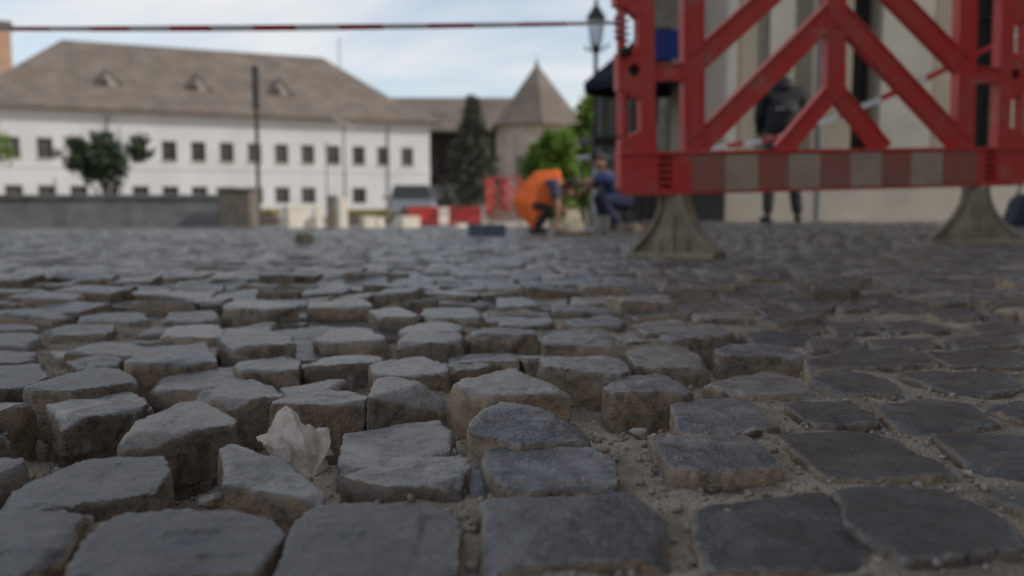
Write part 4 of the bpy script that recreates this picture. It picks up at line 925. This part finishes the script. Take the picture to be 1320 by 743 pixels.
bm = bmesh.new(); v = [bm.verts.new(p) for p in ((-0.74, 0.98, 0.93), (0.74, 0.98, 0.93), (0.58, 1.68, 1.39), (-0.58, 1.68, 1.39))]; bm.faces.new(v); bmesh.ops.solidify(bm, geom=bm.faces[:], thickness=-0.02); obj('windscreen', bm, GLASSD, car)
for s in (-1, 1):
    obj('headlight', boxes((s * 0.6 - 0.17, s * 0.6 + 0.17, -0.004, 0.1, 0.5, 0.62), bev=0.02), CHROME, car)
    obj('mirror', boxes((s * 0.95 - 0.09, s * 0.95 + 0.09, 1.2, 1.3, 0.92, 1.04), bev=0.02), SILV, car)
    for yy in (0.75, 3.3):
        M = Matrix.Rotation(R(90), 4, 'Y'); wbm = lathe([(0.29, -0.09), (0.31, -0.06), (0.31, 0.06), (0.29, 0.09)], 20); bmesh.ops.transform(wbm, matrix=M, verts=wbm.verts)
        w_ = obj('wheel', wbm, BLACK, car); w_.location = (s * 0.8, yy, 0.31)
        rb = lathe([(0.18, 0.091 * s), (0.17, 0.1 * s)], 14); bmesh.ops.transform(rb, matrix=M, verts=rb.verts); obj('rim', rb, CHROME, w_)
obj('grille', boxes((-0.36, 0.36, -0.006, 0.05, 0.42, 0.56)), BLACK, car)

# paving slabs stacked on the ground, bucket, sack
BLUES = mat('blue grey slab', (0.16, 0.19, 0.24), (0.11, 0.13, 0.17), 0.8, 6, 0.2, 40)
yy = 9.3; t = empty('slab_stack', (X(627, yy), yy, G(X(627, yy), yy) - 0.01), R(6), label='low stack of blue grey paving slabs beside the crouching worker', cat='slabs')
for k in range(3):
    for i in range(2): obj('slab', boxes((-0.19 + i * 0.195, -0.005 + i * 0.195, -0.14, 0.14, 0.01 + k * 0.045, 0.052 + k * 0.045), bev=0.004), BLUES, t).rotation_euler[2] = random.gauss(0, 0.04)
yy = 6.8; P, F, c = stone_shape([(-.06, -.05, 0), (.06, -.05, 0), (.065, .05, 0), (-.06, .05, 0), (-.05, -.04, .075), (.055, -.03, .08), (.05, .04, .07), (-.045, .045, .078)], 8, 30, 1, 2, 333)
o = finish_stone('loose_cobblestone', P, F, (X(392, yy), yy, G(X(392, yy), yy) + 0.045), 1.0, None); tag(o, 'single dark loose sett lying on top of the paving', 'stone')
def bucket(px, yy, r, h, m, lab):
    xx = X(px, yy); t = empty('bucket', (xx, yy, G(xx, yy) - 0.004), label=lab, cat='bucket')
    obj('shell', lathe([(r * 0.8, 0), (r, h), (r * 1.06, h), (r * 1.06, h + 0.015), (r * 0.95, h + 0.015), (r * 0.75, 0.02)], 20), m, t, smooth=False)
    obj('handle', tube([(r * math.cos(a), 0.02, h + r * 0.55 * math.sin(a)) for a in [math.pi * k / 10 for k in range(11)]], 0.005, 6), METAL_D, t)
bucket(774, 9.6, 0.1, 0.2, mat('grey plastic', (0.3, 0.29, 0.27), (0.22, 0.2, 0.18), 0.6, 8), 'dusty grey bucket in front of worker in blue')
SACK = mat('sack cloth', (0.42, 0.37, 0.26), (0.33, 0.28, 0.2), 0.9, 8, 0.2, 60)
P, F, c = stone_shape([(-.16, -.1, 0), (.16, -.1, 0), (.16, .1, 0), (-.16, .1, 0), (-.1, -.08, .18), (.1, -.06, .18), (.04, 0, .3), (-.03, 0, .31)], 10, 10, 1.6, 1, 90)
me = npmesh(P, quads=F); so = obj('sack', me, SACK, smooth=True, label='pale cloth sack standing between the two workers', cat='sack'); so.location = (X(737, 9.9), 9.9, G(X(737, 9.9), 9.9) + 0.15)
for px, yy, s, lab in ((722, 9.4, 0.07, 'loose sett by the kneeling worker hand'), (757, 9.2, 0.06, 'loose sett between sack and bucket'), (806, 9.5, 0.075, 'pale loose sett near blue worker feet'), (824, 9.8, 0.08, 'loose sett half hidden by barrier foot')):
    xx = X(px, yy); q = [(a * s, b * s * 0.8, c * s * 1.2) for a in (-1, 1) for b in (-1, 1) for c in (0, 1)]; P, F, c = stone_shape(q, 8, 26, 1, 2, int(px)); o = finish_stone('loose_cobblestone', P, F, (xx, yy, G(xx, yy) + 0.6 * s), 0.5, None, 0.4 * s * 10); tag(o, lab, 'stone')

# terrace furniture at the house corner
NAVY = mat('navy canvas', (0.012, 0.016, 0.035), (0.02, 0.024, 0.045), 0.85, 6); BLUEC = mat('blue canvas', (0.015, 0.035, 0.2), (0.012, 0.028, 0.15), 0.8, 6)
def parasol(px, yy, rad, ze, za, m, lab):
    xx = X(px, yy); g = G(xx, yy) - 0.01; t = empty('parasol', (xx, yy, g), label=lab, cat='parasol')
    obj('pole', tube([(0, 0, 0.06), (0, 0, za - g)], 0.025, 10), METAL_D, t); obj('base', lathe([(0.26, 0), (0.26, 0.05), (0.05, 0.09)], 16), METAL_D, t)
    bm = bmesh.new(); a_ = [2 * math.pi * k / 8 + 0.2 for k in range(8)]; r0 = [bm.verts.new((rad * math.cos(a), rad * math.sin(a), ze - g - 0.12)) for a in a_]; r1 = [bm.verts.new((rad * math.cos(a), rad * math.sin(a), ze - g)) for a in a_]; r2 = [bm.verts.new((0.06 * math.cos(a), 0.06 * math.sin(a), za - g)) for a in a_]
    for p, q in ((r0, r1), (r1, r2)):
        for k in range(8): bm.faces.new((p[k], p[(k + 1) % 8], q[(k + 1) % 8], q[k]))
    bm.faces.new(r2); bmesh.ops.solidify(bm, geom=bm.faces[:], thickness=0.008); obj('canopy', bm, m, t)
    for k in range(8): obj('rib', tube([(0, 0, za - g - 0.06), (rad * 0.97 * math.cos(a_[k]), rad * 0.97 * math.sin(a_[k]), ze - g - 0.03)], 0.008, 5), METAL_D, t)
parasol(822, 13.5, 0.86, Z(112, 13.5), Z(55, 13.5), NAVY, 'open navy parasol beside the street lamp')
yy = 12.4; xx = X(860, yy); t = empty('banner_stand', (xx, yy, G(xx, yy) - 0.01), label='blue banner below a beige sign board, behind the barrier end', cat='sign')
zb = -t.location[2]
for s in (-1, 1): obj('post', tube([(s * 0.26, 0, 0), (s * 0.26, 0, Z(-30, yy) + zb)], 0.025, 8), METAL_D, t)
obj('banner', boxes((-0.24, 0.24, -0.015, 0.015, Z(81, yy) + zb, Z(44, yy) + zb)), BLUEC, t); obj('sign_board', boxes((-0.24, 0.24, -0.02, 0.02, Z(42, yy) + zb, Z(-20, yy) + zb), bev=0.005), mat('beige board', (0.26, 0.23, 0.18), (0.17, 0.15, 0.12), 0.8, 14), t)
yy = 14.5; t = empty('closed_parasol', (X(862, yy), yy, G(X(862, yy), yy) - 0.01), label='closed beige parasol behind the barrier end', cat='parasol')
obj('pole', tube([(0, 0, 0.05), (0, 0, 2.6)], 0.025, 8), METAL_D, t); obj('canopy', lathe([(0.05, 0.9), (0.2, 1.1), (0.22, 1.4), (0.12, 2.2), (0.03, 2.65)], 9), mat('beige canvas', (0.33, 0.3, 0.24), (0.24, 0.21, 0.17), 0.9, 10), t); obj('base', lathe([(0.25, 0), (0.25, 0.05), (0.05, 0.08)], 14), METAL_D, t)
yy = 12.2; xx = X(766, yy); t = empty('bar_table', (xx, yy, G(xx, yy) - 0.01), label='tall white bar table behind worker in blue', cat='table')
tzz = Z(203, yy) - t.location[2]; WP = mat('white laminate', (0.6, 0.6, 0.58), rough=0.4)
obj('table_top', lathe([(0.24, tzz - 0.04), (0.25, tzz - 0.03), (0.25, tzz), (0.24, tzz + 0.005)], 24), WP, t); obj('leg', tube([(0, 0, 0.03), (0, 0, tzz - 0.04)], 0.035, 10), WP, t); obj('base', lathe([(0.22, 0), (0.22, 0.02), (0.05, 0.04)], 20), WP, t)
yy = 13.0; xx = X(790, yy); t = empty('cafe_table', (xx, yy, G(xx, yy) - 0.01), R(15), label='dark square cafe table standing under the navy parasol', cat='table')
tzz = Z(180, yy) - t.location[2]
obj('table_top', boxes((-0.45, 0.35, -0.35, 0.35, tzz - 0.09, tzz), bev=0.01), METAL_D, t)
for a in (-0.38, 0.28):
    for b in (-0.28, 0.28): obj('leg', tube([(a, b, 0), (a, b, tzz - 0.09)], 0.025, 8), METAL_D, t)
yy = 10.7; 
t = empty('planter_box', (X(908, yy), yy, G(X(908, yy), yy) - 0.005), label='black planter box against the house corner under the barrier', cat='planter')
obj('box', boxes((-0.2, 0.2, -0.17, 0.17, 0, 0.36), bev=0.01), METAL_D, t); obj('rim', boxes((-0.22, 0.22, -0.19, 0.19, 0.362, 0.4), bev=0.008), METAL_D, t)
t = empty('shop_front', (X(842, 15.8), 15.8, G(1.5, 15.8) - 0.02), label='dark shop front seen between barrier posts beyond the terrace', cat='shop')
obj('wall', boxes((0, 3.4, 0.2, 1.2, 0, 3.7)), mat('dark wall', (0.05, 0.05, 0.045), (0.09, 0.085, 0.075), 0.9, 2), t)  # plain dark wall with slightly paler mottling
for x in (0.1, 0.75, 1.4, 2.1): obj('door_frame', boxes((x, x + 0.1, 0.08, 0.197, 0, 3.0)), CREAM, t)
for x in (0.22, 0.87, 1.52): obj('pane', boxes((x, x + 0.5, 0.12, 0.19, 0.3, 2.9)), GLASSD, t)
obj('annex', boxes((-0.92, -0.003, 0.2, 1.2, 0, 2.45)), mat('dark annex wall', (0.05, 0.05, 0.045), (0.08, 0.075, 0.065), 0.9, 2), t)  # dark block added to close the bright gap behind the posts
obj('fascia', boxes((0, 3.4, -0.05, 0.195, 3.05, 3.6)), DARKWOOD, t)
P, F, c = stone_shape([(-.2, -.1, 0), (.2, -.1, 0), (.2, .1, 0), (-.2, .1, 0), (-.14, -.08, .26), (.16, -.08, .32), (.12, .06, .34), (-.12, .06, .28)], 10, 12, 1.5, 1, 95)
bgo = empty('tool_bag', (X(1322, 8.0), 8.0, G(X(1322, 8.0), 8.0)), label='dark blue tool bag on the ground behind right barrier foot', cat='bag')
bo = obj('bag_body', npmesh(P, quads=F), mat('dark blue nylon', (0.02, 0.024, 0.035), (0.035, 0.045, 0.07), 0.6, 8), bgo, smooth=True); bo.location = (0, 0, 0.16)
obj('bag_handle', tube([(-0.1, 0, 0.28), (-0.06, 0, 0.39), (0.06, 0, 0.4), (0.1, 0, 0.3)], 0.012, 8), BLACK, bgo)

# ---------------------------------------------------------------- people
SKIN = mat('skin', (0.36, 0.2, 0.13), (0.3, 0.16, 0.1), 0.55, 8); HAIR = mat('dark hair', (0.012, 0.01, 0.009), rough=0.6)
def skinned(name, chains, m, parent, sub=2):
    """One smooth surface grown round chains of (x, y, z, r); chains sharing a point join there."""
    bm = bmesh.new(); vs = {}; rad = {}
    for ch_ in chains:
        pv = None
        for (x, y, z, r) in ch_:
            k = (round(x, 3), round(y, 3), round(z, 3))
            if k not in vs: vs[k] = bm.verts.new((x, y, z)); rad[k] = r
            if pv is not None and not bm.edges.get((pv, vs[k])): bm.edges.new((pv, vs[k]))
            pv = vs[k]
    bm.verts.index_update(); rr = {vs[k].index: rad[k] for k in vs}
    me = bpy.data.meshes.new(name); bm.to_mesh(me); bm.free(); me.materials.append(m)
    o = obj(name, me, None, parent); s = o.modifiers.new('skin', 'SKIN'); s.use_smooth_shade = True
    for i, d in enumerate(me.skin_vertices[0].data): d.radius = (rr[i], rr[i]); d.use_root = (i == 0)
    u = o.modifiers.new('sub', 'SUBSURF'); u.levels = u.render_levels = sub
    return o
def V4(p, r): return (p[0], p[1], p[2], r)
def lerp(a, b, t): return tuple(a[i] + (b[i] - a[i]) * t for i in range(3))
def hand(parent, wrist, d, side, m=SKIN):
    """Palm with four bent fingers and a thumb leaving its side."""
    d = Vector(d).normalized(); s = d.cross(Vector(side)).normalized(); nrm = s.cross(d); w = Vector(wrist)
    q = lambda a, b, c: tuple(w + d * a + s * b + nrm * c)
    ch_ = [[V4(q(-0.03, 0, 0), 0.026), V4(q(0.03, 0, 0), 0.034), V4(q(0.075, 0, 0), 0.034)]]
    for b, L_ in ((-0.03, 0.062), (-0.01, 0.075), (0.01, 0.07), (0.03, 0.055)): ch_.append([V4(q(0.075, 0, 0), 0.034), V4(q(0.095, b, 0.002), 0.010), V4(q(0.095 + L_ * 0.5, b * 1.15, 0.010), 0.0095), V4(q(0.095 + L_ * 0.85, b * 1.2, 0.03), 0.008)])
    ch_.append([V4(q(0.03, 0, 0), 0.034), V4(q(0.045, -0.042, 0.006), 0.012), V4(q(0.075, -0.06, 0.018), 0.0105), V4(q(0.098, -0.062, 0.03), 0.009)])
    return skinned('hand', ch_, m, parent, 1)
def head(parent, c, fwd, up):
    """Head with jaw, nose, ears, eyes and a cap of hair; c is the centre of the skull."""
    f = Vector(fwd).normalized(); u = Vector(up); u = (u - f * u.dot(f)).normalized(); s = f.cross(u); c = Vector(c)
    q = lambda a, b, d: tuple(c + f * a + s * b + u * d)
    h = skinned('head', [[V4(q(-0.01, 0, 0.03), 0.088), V4(q(0.015, 0, -0.03), 0.078), V4(q(0.03, 0, -0.085), 0.05)], [V4(q(-0.01, 0, 0.03), 0.088), V4(q(-0.03, 0, -0.05), 0.06), V4(q(-0.04, 0, -0.14), 0.055)]], SKIN, parent)
    skinned('nose', [[V4(q(0.085, 0, 0.005), 0.009), V4(q(0.108, 0, -0.03), 0.014), V4(q(0.092, 0, -0.038), 0.012)]], SKIN, h, 1)
    skinned('mouth', [[V4(q(0.083, -0.022, -0.068), 0.006), V4(q(0.09, 0, -0.068), 0.008), V4(q(0.083, 0.022, -0.068), 0.006)]], mat('lips', (0.3, 0.1, 0.08)), h, 1)
    for k in (-1, 1):
        skinned('ear', [[V4(q(-0.005, k * 0.084, 0.02), 0.012), V4(q(-0.01, k * 0.09, -0.005), 0.014), V4(q(-0.005, k * 0.084, -0.03), 0.010)]], SKIN, h, 1)
        skinned('eye', [[V4(q(0.078, k * 0.03, 0.008), 0.009), V4(q(0.08, k * 0.034, 0.008), 0.009)]], HAIR, h, 1)
    skinned('hair', [[V4(q(0.045, 0, 0.085), 0.055), V4(q(-0.02, 0, 0.055), 0.088), V4(q(-0.055, 0, -0.005), 0.072), V4(q(-0.06, 0, -0.06), 0.045)]], HAIR, h)
    return h
def body(parent, J, m_top, m_leg, sleeve='long', scale=1.0, shoe=None):
    """J: joints in local metres. Clothing grows round the same skeleton as the body."""
    hipc = lerp(J['hl'], J['hr'], 0.5); sh = lerp(J['sl'], J['sr'], 0.5); mid = lerp(hipc, sh, 0.5)
    full = [[V4(hipc, 0.13), V4(mid, 0.12), V4(sh, 0.115), V4(lerp(sh, J['neck'], 0.7), 0.06), V4(J['neck'], 0.055)]]
    for k in 'lr':
        full += [[V4(sh, 0.115), V4(J['s' + k], 0.062), V4(J['e' + k], 0.043), V4(J['w' + k], 0.029)], [V4(hipc, 0.13), V4(J['h' + k], 0.09), V4(J['k' + k], 0.056), V4(J['a' + k], 0.038)]]
    b = skinned('body', full, SKIN, parent)
    top = [[V4(hipc, 0.15), V4(mid, 0.145), V4(sh, 0.135), V4(lerp(sh, J['neck'], 0.5), 0.075)]]
    for k in 'lr':
        e = J['w' + k] if sleeve == 'long' else lerp(J['s' + k], J['e' + k], 0.75)
        pts = [V4(sh, 0.135), V4(J['s' + k], 0.082), V4(lerp(J['s' + k], J['e' + k], 0.5), 0.066)] + ([V4(J['e' + k], 0.06), V4(e, 0.043)] if sleeve == 'long' else [V4(e, 0.06)])
        top.append(pts)
    skinned('jacket' if sleeve == 'long' else 'shirt', top, m_top, parent)
    legs = [[V4(hipc, 0.145), V4(lerp(hipc, mid, 0.35), 0.14)]]
    for k in 'lr': legs.append([V4(hipc, 0.145), V4(J['h' + k], 0.108), V4(lerp(J['h' + k], J['k' + k], 0.5), 0.09), V4(J['k' + k], 0.074), V4(J['a' + k], 0.06)])
    skinned('trousers', legs, m_leg, parent)
    for k in 'lr':
        a = J['a' + k]; f = J['f' + k]; skinned('shoe', [[(a[0] - (f[0] - a[0]) * 0.3, a[1] - (f[1] - a[1]) * 0.3, 0.045, 0.044), (a[0], a[1], 0.055, 0.05), (f[0], f[1], 0.035, 0.034)]], shoe or BLACK, parent, 1)
    return b
PANTS = mat('dark work trousers', (0.02, 0.02, 0.022), (0.035, 0.033, 0.03), 0.85, 12); DENIM = mat('navy trousers', (0.014, 0.02, 0.06), (0.02, 0.026, 0.07), 0.85, 12)
CHECK = mat('purple grey check shirt', (0.1, 0.09, 0.14), (0.05, 0.045, 0.07), 0.85, 40); SHIRTB = mat('blue shirt', (0.03, 0.05, 0.15), (0.022, 0.04, 0.11), 0.85, 14)
ORANGE = mat('orange safety vest', (1.0, 0.2, 0.035), (1.0, 0.17, 0.028), 0.55, 6, 0.2, 14, trans=0.15); BLK = mat('black jacket', (0.009, 0.009, 0.011), (0.014, 0.014, 0.016), 0.8, 8)
# worker in the orange vest, squatting and bent over to the right
yy = 10.6; wx0 = X(660, yy)
w1 = empty('person', (wx0, yy, G(wx0, yy)), label='crouching worker in orange vest bent over setting stones', cat='person')
J = dict(hl=(0.12, 0.11, 0.36), hr=(0.12, -0.11, 0.36), sl=(0.5, 0.19, 0.61), sr=(0.49, -0.19, 0.60), neck=(0.6, 0, 0.64), el=(0.6, 0.22, 0.34), er=(0.53, -0.22, 0.33), wl=(0.72, 0.14, 0.15), wr=(0.53, -0.2, 0.13),
    kl=(0.46, 0.2, 0.36), kr=(0.44, -0.16, 0.32), al=(0.24, 0.2, 0.07), ar=(0.26, -0.14, 0.07), fl=(0.40, 0.22, 0.04), fr=(0.42, -0.16, 0.04))
body(w1, J, CHECK, PANTS, 'short'); head(w1, (0.72, 0.0, 0.56), (0.75, 0, -0.65), (0.7, 0, 0.7))
hand(w1, J['wl'], (0.35, -0.2, -0.9), (0, 1, 0)); hand(w1, J['wr'], (0.1, 0, -1), (0, 1, 0))
prof = [(-0.01, 0.38), (0.1, 0.57), (0.27, 0.74), (0.56, 0.765), (0.575, 0.68), (0.5, 0.45), (0.42, 0.26), (0.27, 0.03)]
pts = [(a, s * w_, b) for a, b in prof for s, w_ in ((-1, 0.17), (1, 0.17))] + [(a, s * 0.2, b) for a, b in ((0.15, 0.42), (0.34, 0.6), (0.44, 0.62), (0.36, 0.42), (0.26, 0.22)) for s in (-1, 1)]
P, F, c = stone_shape(pts, 18, 90, 1.2, 0, 41, 1.0); vo = obj('vest', npmesh(P, quads=F), ORANGE, w1, smooth=True); vo.location = c
# worker in blue, squatting and reaching left
yy = 10.9; wx0 = X(800, yy)
w2 = empty('person', (wx0, yy, G(wx0, yy)), label='squatting worker in blue shirt and navy trousers reaching out', cat='person')
J = dict(hl=(0.05, 0.12, 0.34), hr=(0.05, -0.12, 0.34), sl=(-0.2, 0.2, 0.65), sr=(-0.22, -0.2, 0.64), neck=(-0.27, 0, 0.72), el=(-0.4, 0.2, 0.5), er=(-0.42, -0.2, 0.57), wl=(-0.55, 0.1, 0.42), wr=(-0.6, -0.12, 0.56),
    kl=(-0.3, 0.24, 0.4), kr=(-0.27, -0.24, 0.38), al=(-0.1, 0.2, 0.07), ar=(-0.05, -0.2, 0.07), fl=(-0.26, 0.22, 0.04), fr=(-0.2, -0.24, 0.04))
body(w2, J, SHIRTB, DENIM, 'short'); head(w2, (-0.31, 0, 0.86), (-0.9, -0.1, -0.4), (-0.3, 0, 0.9))
hand(w2, J['wl'], (-0.9, -0.1, -0.4), (0, 0, 1)); hand(w2, J['wr'], (-1, 0, -0.1), (0, 0, 1))
# bystander in black behind the barrier, back turned
yy = 9.5; wx0 = X(1003, yy)
w3 = empty('person', (wx0, yy, G(wx0, yy)), label='person in black jacket standing behind the barrier facing the house', cat='person')
J = dict(hl=(-0.1, 0, 0.88), hr=(0.1, 0, 0.88), sl=(-0.19, 0, 1.38), sr=(0.19, 0, 1.38), neck=(0, 0.01, 1.5), el=(-0.235, 0.02, 1.12), er=(0.235, 0.02, 1.12), wl=(-0.18, 0.16, 0.95), wr=(0.18, 0.16, 0.95),
    kl=(-0.11, 0.02, 0.48), kr=(0.15, 0.02, 0.48), al=(-0.12, 0, 0.08), ar=(0.2, 0, 0.08), fl=(-0.14, 0.17, 0.04), fr=(0.24, 0.16, 0.04))
body(w3, J, BLK, PANTS, 'long'); skinned('hood', [[(0, 0.0, 1.36, 0.16), (0, 0.0, 1.46, 0.11), (0, -0.01, 1.54, 0.095)]], BLK, w3); skinned('jacket_back', [[(0, 0.0, 0.86, 0.19), (0, 0, 1.1, 0.205), (0, 0, 1.33, 0.2)]], BLK, w3); head(w3, (0, 0.03, 1.65), (0.1, 1, -0.15), (0, 0, 1))
hand(w3, J['wl'], (0.6, 0.7, -0.3), (0, 0, 1)); hand(w3, J['wr'], (-0.6, 0.7, -0.3), (0, 0, 1))
obj('reflective_strip', boxes((-0.12, -0.03, -0.222, -0.19, 1.17, 1.19), (0.03, 0.12, -0.222, -0.19, 1.17, 1.19)), GREYM, w3)
